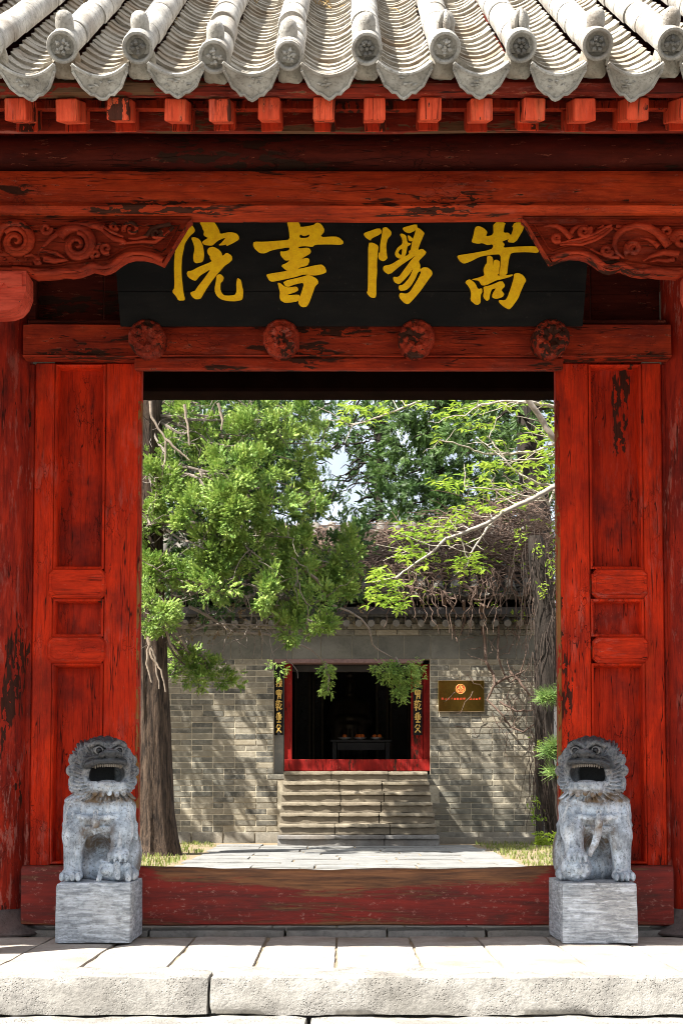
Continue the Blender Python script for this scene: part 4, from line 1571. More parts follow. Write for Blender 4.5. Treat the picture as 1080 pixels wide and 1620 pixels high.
def make_lion(loc, side, label, h=.0048):
    """side -1: left lion (paw on a cub, head turned to its left); +1: right lion (paw on a ball)"""
    L = thing('stone_lion', loc, label, 'stone lion', 'stone guardian lions in front of the gate')
    TL = Matrix.Translation(loc) @ Matrix.Diagonal((.93, .86, 1, 1))
    S = SDF((-.29, -.36, -.01), (.30, .31, .89), h)
    m = side                                       # raised paw lies on the side towards the doorway
    up = -m                                        # x sign of the raised paw
    # trunk, chest, neck
    S.ell((0, .03, .34), (.185, .20, .20), .03)
    S.ell((0, -.06, .43), (.195, .165, .135), .05)
    S.ell((0, .13, .20), (.19, .15, .19), .05)
    S.cap((0, -.04, .45), (0, -.07, .60), .15, .14, .05)
    # haunches and hind paws
    for sx in (-1, 1):
        S.ell((sx * .185, .10, .15), (.062, .14, .155), .03)
        S.ell((sx * .205, -.05, .035), (.045, .10, .038), .02)
        for k in range(3):
            S.ell((sx * .205 + (k - 1) * .024, -.15, .026), (.016, .024, .022), .006)
    # straight foreleg
    st = -up
    S.cap((st * .145, -.10, .43), (st * .150, -.17, .27), .088, .074, .03)
    S.cap((st * .150, -.17, .27), (st * .152, -.19, .06), .072, .058, .025)
    S.ell((st * .155, -.215, .036), (.072, .085, .040), .015)
    for k in range(4):
        S.ell((st * .155 - .051 + .034 * k, -.285, .030), (.0175, .034, .028), .004)
        S.cap((st * .155 - .051 + .034 * k, -.308, .028), (st * .155 - .051 + .034 * k, -.322, .010), .008, .004, .003)
    # raised foreleg resting on cub or ball
    S.cap((up * .150, -.10, .43), (up * .158, -.18, .30), .086, .074, .03)
    S.cap((up * .158, -.18, .30), (up * .150, -.215, .185), .070, .060, .025)
    S.ell((up * .146, -.235, .165), (.070, .070, .036), .015)
    for k in range(4):
        x = up * .146 - .052 + .0347 * k
        S.ell((x, -.285, .150), (.0175, .030, .026), .004)
        S.cap((x, -.305, .145), (x, -.316, .120), .010, .005, .003)
    # grooves down the forelegs
    for sx in (-1, 1):
        for dx in (-.022, .022):
            S.cap((sx * .153 + dx, -.262, .30), (sx * .153 + dx, -.255, .20 if sx == up else .09), .007, .007, .012, 'sub')
    # hollow between the forelegs
    S.ell((0, -.17, .125), (.086, .21, .155), .025, 'sub')
    # shoulder curls
    for sx in (-1, 1):
        S.line([(sx * .205, -.13, .40), (sx * .225, -.08, .33), (sx * .225, -.05, .25)], .018, .015)
    # collar band round the chest and belly fringe
    cpts = [(.205 * math.sin(a), -.07 - .168 * math.cos(a), .372 + .045 * (math.sin(a) ** 2)) for a in np.linspace(-1.35, 1.35, 15)]
    S.line(cpts, .016, .006)
    cpts = [(.19 * math.sin(a), -.06 - .165 * math.cos(a), .455 + .055 * (math.sin(a) ** 2)) for a in np.linspace(-1.3, 1.3, 15)]
    S.line(cpts, .0055, .004)
    for k in range(9):
        x = -.08 + .02 * k
        S.cap((x, -.19, .315), (x * .95, -.175, .285 - .008 * math.cos(k * 2)), .014, .009, .008)
    # ---- head, in its own turned frame
    yaw = R(22) * (1 if side < 0 else -1)
    Rm = rotz(yaw) @ rotx(R(-4))
    S.frame((0.012 * (1 if side < 0 else -1), -.08, .655), Rm)
    S.ell((0, .0, .03), (.155, .165, .150), .03)
    # mane: lobes at the sides and over the crown, then knobs
    for sx in (-1, 1):
        S.ell((sx * .125, .01, -.055), (.075, .12, .115), .03)
        S.ell((sx * .135, .03, .045), (.062, .11, .085), .03)
        S.ell((sx * .095, .02, .115), (.07, .10, .06), .03)
    S.ell((0, .02, .145), (.12, .11, .045), .03)
    # strands cut into the mane
    sl, P = S.block((0, .02, .02), .26)
    x, y, z = P[..., 0], P[..., 1], P[..., 2]
    th = np.arctan2(x, z + .02)
    rr = np.sqrt(x * x + (z + .02) ** 2)
    lob = np.floor(np.abs(th) / .42)
    wave = np.sin(np.abs(th) * 44 + 75 * (y + .1) * (1 + .15 * np.sin(lob * 2.1)) + 26 * rr)
    step = np.abs(np.sin(np.abs(th) / .42 * PI))
    mask = np.clip((y + .150) / .03, 0, 1) * np.clip((rr - .128) / .02, 0, 1) * np.clip((z + .20) / .03, 0, 1)
    S.D[sl] += (mask * (wave * .011 - .022 * np.sqrt(step) + .012)).astype(np.float32)
    # curl knobs along the outer edge and forehead
    ks = []
    for a in np.linspace(-1.05, 1.05, 8):
        ks.append((.155 * math.sin(a), -.060, .03 + .152 * math.cos(a), .030))
    for a in np.linspace(-2.35, 2.35, 13):
        if abs(a) > .9:
            ks.append((.205 * math.sin(a), -.015, .0 + .165 * math.cos(a), .036))
    for a in np.linspace(-1.2, 1.2, 8):
        ks.append((.150 * math.sin(a), .03, .035 + .150 * math.cos(a), .028))
    for a in np.linspace(-.8, .8, 6):
        ks.append((.13 * math.sin(a), -.112, .05 + .128 * math.cos(a), .022))
    for (kx, ky, kz, kr) in ks:
        S.ell((kx, ky, kz), (kr, kr, kr), .006)
        d = np.array((kx * .4, -.8, kz * .4)); d /= np.linalg.norm(d)
        c = np.array((kx, ky, kz)) + d * kr
        S.ell(tuple(c), (kr * .34, kr * .34, kr * .34), .004, 'sub')
    # face: forehead bump, brows, cheeks
    S.ell((0, -.115, .150), (.055, .045, .034), .02)
    for sx in (-1, 1):
        S.line([(sx * .022, -.172, .138), (sx * .064, -.178, .160), (sx * .112, -.135, .142)], .015, .006)
        S.ell((sx * .066, -.158, .108), (.034, .026, .026), .004)
        S.ell((sx * .122, -.105, .02), (.036, .05, .065), .02)
        # ears
        S.ell((sx * .152, -.07, .09), (.026, .03, .045), .01)
    # muzzle: upper lip roll, nose
    S.ell((0, -.140, .050), (.115, .085, .045), .02)
    S.line([(-.132, -.150, .022), (-.092, -.205, .036), (0, -.232, .040), (.092, -.205, .036), (.132, -.150, .022)], .022, .010)
    S.ell((0, -.236, .086), (.055, .042, .028), .006)
    S.line([(-.075, -.262, .058), (0, -.272, .060), (.075, -.262, .058)], .007, .006, 'sub')
    for sx in (-1, 1):
        S.ell((sx * .056, -.232, .078), (.021, .022, .018), .004)
        S.ell((sx * .030, -.274, .076), (.012, .014, .008), .004, 'sub')
        S.line([(sx * .06, -.230, .068), (sx * .10, -.192, .070), (sx * .124, -.14, .062)], .009, .004)
    S.line([(0, -.17, .115), (0, -.205, .095)], .017, .010)
    # lower jaw and chin
    S.box((0, -.130, -.112), (.112, .085, .022), .020, .02)
    S.line([(-.122, -.12, -.084), (-.086, -.200, -.092), (0, -.220, -.095), (.086, -.200, -.092), (.122, -.12, -.084)], .015, .006)
    # mouth
    S.box((0, -.155, -.028), (.114, .15, .053), .050, .006, 'sub')
    # mouth corners
    for sx in (-1, 1):
        S.line([(sx * .134, -.145, .020), (sx * .146, -.105, -.030), (sx * .128, -.120, -.084)], .0135, .005)
    S.ell((0, -.13, -.080), (.066, .075, .016), .006)          # tongue
    # beard curls
    for (bx_, bz) in ((-.085, -.150), (-.045, -.158), (0, -.150), (.045, -.158), (.085, -.150)):
        S.cap((bx_, -.165, -.128), (bx_ * 1.1, -.185, bz + .004), .022, .017, .006)
        S.ell((bx_ * 1.1, -.206, bz + .002), (.007, .007, .007), .003, 'sub')
    S.frame()
    # stone between the legs and base
    S.ell((0, .09, .06), (.17, .14, .10), .03)
    S.D[:, :, :3] = np.maximum(S.D[:, :, :3], 0.001)
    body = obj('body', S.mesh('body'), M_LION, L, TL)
    Hm = TL @ Matrix.Translation((0.012 * (1 if side < 0 else -1), -.08, .655)) @ Matrix([[*r_, 0] for r_ in Rm.tolist()] + [[0, 0, 0, 1]])
    # eyes
    for sx in (-1, 1):
        o = obj('eye', MB().lathe([(.001, -.016), (.0125, -.012), (.0185, .0), (.0185, .012)], 14, (0, 0, 0), 'y').mesh('eye', True), M_LIONDARK, L, Hm @ Matrix.Translation((sx * .066, -.190, .106)))
        mb = MB().tube([(.0225 * math.cos(q), .003, .0195 * math.sin(q)) for q in np.linspace(0, 2 * PI, 21)], .0062, 6, cap=False)
        obj('eyelid', mb.mesh('eyelid', True), M_LIDS, L, Hm @ Matrix.Translation((sx * .066, -.190, .106)))
    # mouth shade is partly put into the stone colour; rows of teeth
    for (zt, sgn, n_) in ((.020, -1, 15), (-.082, 1, 15)):
        mb = MB()
        for k in range(n_):
            t = -1 + 2 * k / (n_ - 1)
            x = t * .094
            y = -.212 + .062 * t * t
            big = 1.5 if k in (1, n_ - 2) else 1
            lt_ = (.012 * big if sgn < 0 else .005 * big)
            mb.tube([(x, y, zt - sgn * .004), (x, y - .002, zt + sgn * lt_ * .5), (x, y - .002, zt + sgn * lt_)], [.0072, .006, .003], 6)
        obj('teeth', mb.mesh('teeth', 60), M_TOOTH, L, Hm)
    # bells on the collar
    for a in (-.95, .0, .95):
        bx_, by, bz = .215 * math.sin(a), -.07 - .175 * math.cos(a), .372 + .045 * math.sin(a) ** 2
        mb = MB().lathe([(.002, .032), (.014, .028), (.019, .016), (.022, .0), (.028, -.004), (.029, -.012), (.026, -.018), (.027, -.036), (.018, -.052), (.002, -.058)], 14, (bx_, by - .012, bz))
        mb.tube([(bx_ - .012, by - .012, bz + .03), (bx_ - .010, by - .014, bz + .046), (bx_, by - .014, bz + .052), (bx_ + .010, by - .014, bz + .046), (bx_ + .012, by - .012, bz + .03)], .0055, 6)
        obj('bell', mb.mesh('bell', 50), M_LION, L, TL)
    if side > 0:
        # ball with petals and a knob; ribbon from the middle bell
        S2 = SDF((-.12, -.12, -.12), (.12, .12, .12), .004)
        S2.ell((0, 0, 0), (.098, .094, .085), 0)
        for k in range(10):
            a = 2 * PI * k / 10
            S2.cap((.05 * math.cos(a), -.070, .05 * math.sin(a) * .9), (.092 * math.cos(a), -.01, .080 * math.sin(a)), .006, .009, .006)
        for k in range(10):
            a = 2 * PI * (k + .5) / 10
            S2.ell((.062 * math.cos(a), -.070, .056 * math.sin(a)), (.013, .012, .013), .004)
        S2.ell((0, -.095, .0), (.016, .018, .016), .004)
        S2.ell((0, -.09, 0), (.034, .010, .032), .004)
        b = obj('ball', S2.mesh('ball'), M_LION, L, TL @ Matrix.Translation((up * .140, -.215, .082)))
        rb = [(.0, -.255, .33), (-.012, -.262, .27), (-.03, -.265, .22), (-.055, -.265, .18), (-.062, -.27, .15)]
        mb = MB().tube([Vector(p) for p in rb], [.024, .026, .024, .018, .012], 10, flat=.5, flat_axis=(0, 1, 0))
        obj('ribbon', mb.mesh('ribbon', 60), M_LION, L, TL)
    else:
        S2 = SDF((-.15, -.13, -.01), (.14, .13, .17), .004)
        S2.ell((.0, .0, .055), (.10, .085, .060), .02)
        S2.ell((-.055, -.055, .075), (.052, .05, .050), .015)
        S2.ell((-.060, -.098, .068), (.030, .024, .020), .008)
        for dx in (-.085, -.03):
            S2.ell((dx, -.085, .100), (.012, .012, .012), .004)
            S2.ell((dx * 1.05, -.045, .120), (.015, .012, .016), .005)
        S2.cap((.01, -.08, .10), (.02, -.105, .03), .024, .018, .012)
        S2.cap((.07, -.05, .09), (.085, -.09, .02), .028, .020, .012)
        S2.cap((-.09, -.06, .05), (-.10, -.10, .015), .022, .016, .012)
        for k in range(7):
            S2.cap((-.11 + .03 * k, -.09 + .01 * (k % 2), .02), (-.10 + .03 * k, -.07, .12), .006, .006, .006, 'sub')
        S2.D[:, :, :3] = np.maximum(S2.D[:, :, :3], .001)
        obj('cub', S2.mesh('cub'), M_LION, L, TL @ Matrix.Translation((up * .130, -.205, .0)))
    return L


def pedestal(x0, x1, y0, y1, z1, seed, label):
    t = rough_block(x1 - x0, y1 - y0, z1 - .004, seed=seed, r=.012, amp=.004, step=.03, freq=8, chips=1.5)
    o = obj('lion_pedestal', t, M_PED, None, Matrix.Translation(((x0 + x1) / 2, (y0 + y1) / 2, (z1 + .004) / 2)))
    tag(o, label, 'pedestal', 'square stone blocks carrying the lions')
    return o


PYF = CAMY + ray(150, 1494).y * (CAMZ / -ray(150, 1494).z)
ped_z = zx(1396, PYF)
plx0, plx1 = at(87, 1450, PYF).x, at(206.5, 1450, PYF).x
prx0, prx1 = at(888, 1450, PYF).x, at(1008, 1450, PYF).x
pedestal(plx0, plx1, PYF, PYF + .53, ped_z, 3, 'square chiselled grey block under the lion by the left door panel')
pedestal(prx0, prx1, PYF - .02, PYF + .53, ped_z, 8, 'square chiselled grey block under the lion by the right door panel')
make_lion(((plx0 + plx1) / 2 + .002, PYF + .285, ped_z), -1, 'weathered stone lion with open toothed mouth and paw on a small cub')
make_lion(((prx0 + prx1) / 2 + .012, PYF + .285, ped_z), 1, 'weathered stone lion with wide dark mouth and paw on a carved ball')
# ------------------------------------------------------------------ courtyard: path, grass
HY = 16.0                                          # face of the hall wall
PX0, PX1 = -2.0, 2.2
path = tag(obj('path', MB().box(PX0, PX1, 3.5, 14.6, -.10, -.035, .005).mesh('path'), M_SOIL), 'pale stone slab path across the courtyard', kind='structure')
y = 3.55
row = 0
while y < 14.3:
    dep = random.choice((.55, .7, .85))
    x = PX0 + random.uniform(-.05, .05)
    while x < PX1 - .2:
        w = random.choice((.75, .95, 1.2, 1.4))
        if x + w > PX1 - .25: w = PX1 + random.uniform(-.06, .06) - x
        me = rough_block(w - .02, dep - .035, .06, seed=row * 7 + x, r=.014, amp=.008, step=.22, freq=2.5, chips=1.)
        obj('paving_slab', me, M_PATH, path, Matrix.Translation((x + w / 2, y + dep / 2, -.03 + random.uniform(-.010, .010))) @ Matrix.Rotation(random.uniform(-.010, .010), 4, 'X'))
        x += w
    y += dep
    row += 1


def scatter(tv, tf, pos, rot, sc):
    """copies of a small template at many places: tv (k,3), tf (m,4), pos (n,3), rot (n,3,3), sc (n,)"""
    n, k = len(pos), len(tv)
    V = np.einsum('nij,kj->nki', rot, tv) * sc[:, None, None] + pos[:, None, :]
    Fq = tf[None] + (np.arange(n) * k)[:, None, None]
    return V.reshape(-1, 3), Fq.reshape(-1, tf.shape[1])


def sunframes(d, spread=.6):
    """as frames(), with the flat of each spray turned towards the light, tilted to catch more sun"""
    d = d / (np.linalg.norm(d, axis=1, keepdims=True) + 1e-9)
    n = np.array([-.45, -.45, .75]) + rng.normal(size=d.shape) * spread
    u = np.cross(n, d)
    u /= np.linalg.norm(u, axis=1, keepdims=True) + 1e-9
    w = np.cross(d, u)
    return np.stack([d, u, w], axis=2)


def frames(d, twist=None):
    """rotation matrices whose local x runs along d"""
    d = d / (np.linalg.norm(d, axis=1, keepdims=True) + 1e-9)
    a = rng.normal(size=d.shape)
    u = np.cross(d, a)
    u /= np.linalg.norm(u, axis=1, keepdims=True) + 1e-9
    w = np.cross(d, u)
    return np.stack([d, u, w], axis=2)


def quadblade(p, d, L, w, nrm, curl=.0):
    d = np.array(d, float); d /= np.linalg.norm(d)
    s = np.cross(d, nrm); s /= np.linalg.norm(s) + 1e-9
    p = np.array(p, float)
    return [p, p + d * L * .5 + s * w * .5, p + d * L + np.array(nrm) * curl, p + d * L * .5 - s * w * .5]


def spray_template(blades=9, L=.16, bl=.075, bw=.018, seed=0):
    r_ = random.Random(seed)
    V, Fq = [], []
    for i in range(blades):
        t = .12 + .88 * i / (blades - 1)
        sd = 1 if i % 2 else -1
        a = R(r_.uniform(22, 48)) * sd * (1.1 - .75 * t)
        d = (math.cos(a), math.sin(a), r_.uniform(-.3, .3))
        q = quadblade((L * t * .8, 0, .03 * t * t), d, bl * (1.15 - .4 * t) * r_.uniform(.8, 1.2), bw * r_.uniform(.8, 1.25), (r_.uniform(-.2, .2), r_.uniform(-.5, .5), 1), r_.uniform(-.012, .012))
        o = len(V)
        V += q
        Fq.append((o, o + 1, o + 2, o + 3))
    return np.array(V), np.array(Fq)


SPR = spray_template(10, .11, .048, .0145, 1)
SPR_COARSE = spray_template(8, .24, .12, .038, 2)


def blob(c, r, n, shell=.55):
    u = rng.normal(size=(n, 3))
    u /= np.linalg.norm(u, axis=1, keepdims=True)
    rad = shell + (1 - shell) * rng.random(n) ** .8
    return np.array(c) + u * rad[:, None] * np.array(r), u


def foliage(name, blobs, tmpl, per, mat, par, size=1., droop=-.25, lump=6, kind='stuff'):
    """blobs: (centre, radii, weight); leaves hang together in twiglets so the outline is uneven"""
    P, D = [], []
    for (c, r, w) in blobs:
        vol = (r[0] * r[1] + r[1] * r[2] + r[0] * r[2]) / 3
        n = max(3, int(per * w * vol / lump))
        p, u = blob(c, r, n)
        out = u + np.array([0, 0, droop]) + rng.normal(size=u.shape) * .35
        out /= np.linalg.norm(out, axis=1, keepdims=True)
        tl = .26 * size
        for k in range(lump):
            t = (k / lump) * tl
            P.append(p + out * t + rng.normal(size=p.shape) * .035 * size)
            D.append(out + rng.normal(size=p.shape) * .45)
    P, D = np.concatenate(P), np.concatenate(D)
    V, Fq = scatter(tmpl[0], tmpl[1], P, sunframes(D, .8), rng.uniform(.7, 1.3, len(P)) * size)
    o = obj(name, mesh_np(name, V, Fq), mat, par)
    o['kind'] = kind
    return o


def plumes(name, blobs, tmpl, per, sprays, mat, par, size=1., up=.25):
    """cypress boughs: every blob is a bunch of plume-like tufts, dense inside and with gaps between"""
    P, D = [], []
    for (c, r, w) in blobs:
        vol = (r[0] * r[1] + r[1] * r[2] + r[0] * r[2]) / 3
        m = max(3, int(per * w * vol))
        p, u = blob(c, r, m, .35)
        ax = u + np.array([0, -.25, up]) + rng.normal(size=u.shape) * .4
        ax /= np.linalg.norm(ax, axis=1, keepdims=True)
        for k in range(sprays):
            t = rng.uniform(-.10, .20, (m, 1)) * size
            wd = .062 * size * (1.15 - np.clip(t / (.2 * size), -.3, 1))
            rad = rng.normal(size=p.shape)
            rad -= (rad * ax).sum(1, keepdims=True) * ax
            rad /= np.linalg.norm(rad, axis=1, keepdims=True)
            P.append(p + ax * t + rad * wd * rng.random((m, 1)) ** .5)
            D.append(ax * .9 + rad * .7 + rng.normal(size=p.shape) * .25)
    P, D = np.concatenate(P), np.concatenate(D)
    V, Fq = scatter(tmpl[0], tmpl[1], P, sunframes(D), rng.uniform(.7, 1.25, len(P)) * size)
    o = obj(name, mesh_np(name, V, Fq), mat, par)
    o['kind'] = 'stuff'
    return o


def tufts(name, blobs, tmpl, per, sprays, mat, par, size=1., rad=.13):
    """sunlit cypress boughs: every blob holds a few dense rounded tufts with gaps between them"""
    P, D = [], []
    for (c, r, w) in blobs:
        vol = (r[0] * r[1] + r[1] * r[2] + r[0] * r[2]) / 3
        m = max(3, int(per * w * vol + rng.random()))
        p, u = blob(c, r, m, .45)
        for k in range(m):
            ax = u[k] + np.array([-.1, -.35, .25])
            ax /= np.linalg.norm(ax)
            rr = rad * rng.uniform(.6, 1.25) * size
            n = int(sprays * (rr / (rad * size)) ** 2)
            d = rng.normal(size=(n, 3)) + ax * .7
            d /= np.linalg.norm(d, axis=1, keepdims=True)
            el = 1 + 1.1 * np.clip(d @ ax, 0, 1)[:, None]
            P.append(p[k] + d * rr * el * (rng.random((n, 1)) ** .4) * .8)
            D.append(d * .8 + ax * .5 + rng.normal(size=d.shape) * .3)
    P, D = np.concatenate(P), np.concatenate(D)
    V, Fq = scatter(tmpl[0], tmpl[1], P, sunframes(D), rng.uniform(.7, 1.25, len(P)) * size)
    o = obj(name, mesh_np(name, V, Fq), mat, par)
    o['kind'] = 'stuff'
    return o


def wander(a, b, n=10, amp=.1, sag=0.):
    a, b = Vector(a), Vector(b)
    L = (b - a).length
    s1, s2, s3 = [random.uniform(0, 50) for _ in range(3)]
    out = []
    for i in range(n + 1):
        t = i / n
        p = a.lerp(b, t)
        e = math.sin(t * PI) ** .6 if 0 < t < 1 else 0
        p += Vector((mnoise.noise(Vector((t * 3, s1, 0))), mnoise.noise(Vector((t * 3, s2, 1))), mnoise.noise(Vector((t * 3, s3, 2))))) * amp * L * e
        p.z -= sag * math.sin(t * PI) * L
        out.append(p)
    return out


def taper(n, r0, r1): return [r0 + (r1 - r0) * i / (n - 1) for i in range(n)]


def grass(name, areas, n, label, hmax=.055, mat=None):
    V, Fq = [], []
    for (x0, x1, y0, y1) in areas:
        for _ in range(n):
            x, y_ = random.uniform(x0, x1), random.uniform(y0, y1)
            if mnoise.noise(Vector((x * 1.6, y_ * 1.6, 0))) < random.uniform(-.4, .25): continue
            h_ = hmax * random.uniform(.3, 1)
            a = random.uniform(0, 2 * PI)
            w = .008
            lx, ly = random.uniform(-.6, .6) * h_, random.uniform(-.6, .6) * h_
            o = len(V)
            V += [(x - math.cos(a) * w, y_ - math.sin(a) * w, -.025), (x + math.cos(a) * w, y_ + math.sin(a) * w, -.025), (x + lx + math.cos(a) * w * .3, y_ + ly, h_), (x + lx - math.cos(a) * w * .3, y_ + ly, h_)]
            Fq.append((o, o + 1, o + 2, o + 3))
    tag(obj(name, mesh_np(name, np.array(V), np.array(Fq)), mat or M_GRASS), label, 'grass', kind='stuff')


grass('grass', [(-6, PX0 - .05, 7.5, 15.8)], 9000, 'thin green and straw grass on the soil round the old cypress')
grass('grass', [(PX1 + .05, 7, 7.5, 15.5)], 9000, 'thin sunlit grass on the soil to the right of the path')

# ------------------------------------------------------------------ hall at the back of the courtyard
def h(px, py, Y=HY): return at(px, py, Y)


WX0, WX1 = -5.4, h(846, 1150).x
zb0 = -.02
zbr0 = h(540, 1316).z                              # first brick course
zfr0, zfr1 = h(540, 1043).z, h(540, 1005).z        # big slabs
ztopw = h(540, 968).z
DX0, DX1 = h(433, 1100).x, h(680, 1100).x          # doorway in the brickwork
DZ1 = h(540, 1043).z
DZ0 = h(540, 1226).z
hall = thing('temple_hall', ((WX0 + WX1) / 2, HY + 2, 0), 'grey brick hall with dark open doorway and vine covered tiled roof', 'hall')
wall = obj('wall', None, None, hall, Matrix.Translation((0, HY, 0)))
# mortar body: pieces butt round the doorway
mb = MB()
mb.box(WX0, DX0, HY + .004, HY + .42, -.1, DZ1, .003)
mb.box(DX1, WX1 - .01, HY + .004, HY + .42, -.1, DZ1, .003)
mb.box(DX0 + .001, DX1 - .001, HY + .004, HY + .42, -.1, DZ0, .003)
mb.box(WX0, WX1 - .01, HY + .004, HY + .42, DZ1 + .001, ztopw + .02, .003)
obj('mortar', mb.mesh('mortar'), M_MORTAR, wall)
# bricks
nrow = 30
ph = (zfr0 - zbr0) / nrow
bl = .375
cand = []
for r in range(nrow):
    z0 = zbr0 + r * ph
    x = WX1 - (0 if r % 2 else bl * .5)
    first = True
    xr = WX1
    x = WX1 - (bl if r % 2 == 0 else bl * .5)
    xs = []
    while xr > WX0 + .1:
        w = xr - x
        xs.append((max(x, WX0), xr))
        xr = x
        x -= bl * (1 if random.random() > .12 else .5)
    for (a, b) in xs:
        zc = z0 + ph / 2
        if zc > DZ0:
            if a < DX1 and b > DX0:
                if a < DX0 - .06: cand.append((a, DX0, z0))
                if b > DX1 + .06: cand.append((DX1, b, z0))
                continue
        elif a > -1.15 and b < 1.75 and zc < DZ0 - .1:
            continue                                # behind the stairs
        cand.append((a, b, z0))


def brick_me(w, hgt, seed):
    r_ = random.Random(seed)
    mb = MB().box(-w / 2, w / 2, 0, .06, -hgt / 2, hgt / 2, .005)
    mb.v = [(x + r_.uniform(-.003, .003), y_ + r_.uniform(-.002, .002), z + r_.uniform(-.0025, .0025)) for (x, y_, z) in mb.v]
    return mb


BR_CACHE = {}
shown = sorted(cand, key=lambda c: (0 if c[0] > -2.75 else 1, -c[0]))
inf = MB()
for i, (a, b, z0) in enumerate(shown):
    w = b - a - .014
    if w < .04: continue
    key = (round(w, 2), i % 3)
    yy = HY - .004 + random.uniform(-.006, .005)
    hgt = ph - .014
    if i < 300:
        if key not in BR_CACHE:
            m_ = brick_me(w, hgt, hash(key) % 1000).mesh('brick'); m_.materials.append(M_BRICK); BR_CACHE[key] = m_
        obj('brick', BR_CACHE[key], None, wall, Matrix.Translation(((a + b) / 2, yy, z0 + ph / 2)) @ Matrix.Rotation(random.uniform(-.004, .004), 4, 'Y'))
    else:
        m_ = brick_me(w, hgt, i)
        inf.add([(x + (a + b) / 2, y_ + yy, z + z0 + ph / 2) for (x, y_, z) in m_.v], m_.f)
tag(obj('brick_infill', inf.mesh('brick_infill'), M_BRICK, wall), kind='stuff')
# slabs of the frieze, corbel courses above
x = WX0
k = 0
while x < WX1 - .05:
    w = min(random.choice((.46, .5, .5, .54)), WX1 - x)
    mb = MB().box(x + .006, x + w - .006, HY - .012, HY + .03, zfr0 + .006, zfr1 - .006, .004)
    obj('frieze_slab', mb.mesh('frieze_slab'), M_FRIEZE, wall)
    x += w
nc = 4
hc = (ztopw - zfr1) / nc
prj = [.03, .06, .03, .09]
for r in range(nc):
    x = WX0 - .13 * (r % 2)
    lst = []
    while x < WX1:
        w = bl if r != 2 else .30
        a, b = max(x, WX0), min(x + w, WX1 + .0)
        if b - a > .05: lst.append((a, b))
        x += w
    mb = MB()
    for (a, b) in lst:
        mb.box(a + .005, b - .005, HY - prj[r] + random.uniform(-.004, .004), HY + .03, zfr1 + r * hc + .004, zfr1 + (r + 1) * hc - .005, .005)
    tag(obj('corbel_course', mb.mesh('corbel_course'), M_BRICK, wall), kind='stuff')
# base stones
x = WX0
k = 0
while x < WX1:
    w = random.choice((.5, .62, .75, .55))
    w = min(w, WX1 + .02 - x)
    if w > .1 and not (-1.1 < x and x + w < 1.72):
        me = rough_block(w - .012, .25, zbr0 + .08, seed=200 + k, r=.02, amp=.014, step=.06, freq=6, chips=1.5)
        obj('base_stone', me, M_BASE, wall, Matrix.Translation((x + w / 2, HY + .09, (zbr0 - .08) / 2)))
    x += w
    k += 1
# lower projecting plinth on the right
me = rough_block(1.9, .3, .12, seed=300, r=.02, amp=.015, step=.08, freq=5, chips=1.5)
obj('plinth_stone', me, M_BASE, wall, Matrix.Translation((WX1 - .85, HY - .19, .03)))
# interior shell (dark room), closed so that only the doorway lights it
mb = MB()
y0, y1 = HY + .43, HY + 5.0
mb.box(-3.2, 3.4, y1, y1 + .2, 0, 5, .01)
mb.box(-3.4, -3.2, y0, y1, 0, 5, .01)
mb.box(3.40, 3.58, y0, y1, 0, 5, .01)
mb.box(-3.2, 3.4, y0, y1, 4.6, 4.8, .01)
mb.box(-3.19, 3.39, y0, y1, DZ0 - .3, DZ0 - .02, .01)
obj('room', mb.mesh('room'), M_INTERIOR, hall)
# door frame
fr = obj('door_frame', None, None, hall, Matrix.Translation(((DX0 + DX1) / 2, HY, DZ0)))
fy = HY + .16
zth0, zth1 = h(540, 1219).z, h(540, 1201).z


def hb(name, px0, px1, z0, z1, mat, Y0, Y1, par=fr, b=.006):
    return obj(name, MB().box(at(px0, 1100, Y0).x, at(px1, 1100, Y0).x, Y0, Y1, z0, z1, b).mesh(name), mat, par)


hb('frame_lintel', 434, 669, h(540, 1049).z, h(540, 1042.5).z, M_PURPLE, HY - .02, HY + .3)
zl = h(540, 1049).z - .003
hb('frame_post', 450, 462, zth0, zl, M_REDPLAIN, fy, fy + .16)
hb('frame_post', 669, 680, zth0, zl, M_REDPLAIN, fy, fy + .16)
hb('jamb_board', 434, 449.5, DZ0, zl, M_GREYWALL, fy + .02, fy + .1)
hb('jamb_board', 650, 668.5, zth1 + .003, zl, M_REDPLAIN, fy + .02, fy + .1)
hb('frame_threshold', 450, 680, zth0 - .004, zth1, M_REDPLAIN, fy - .04, fy + .12)
hb('soffit', 436, 678, zl - .12, zl - .004, M_DARKWOOD, fy + .17, fy + .3)

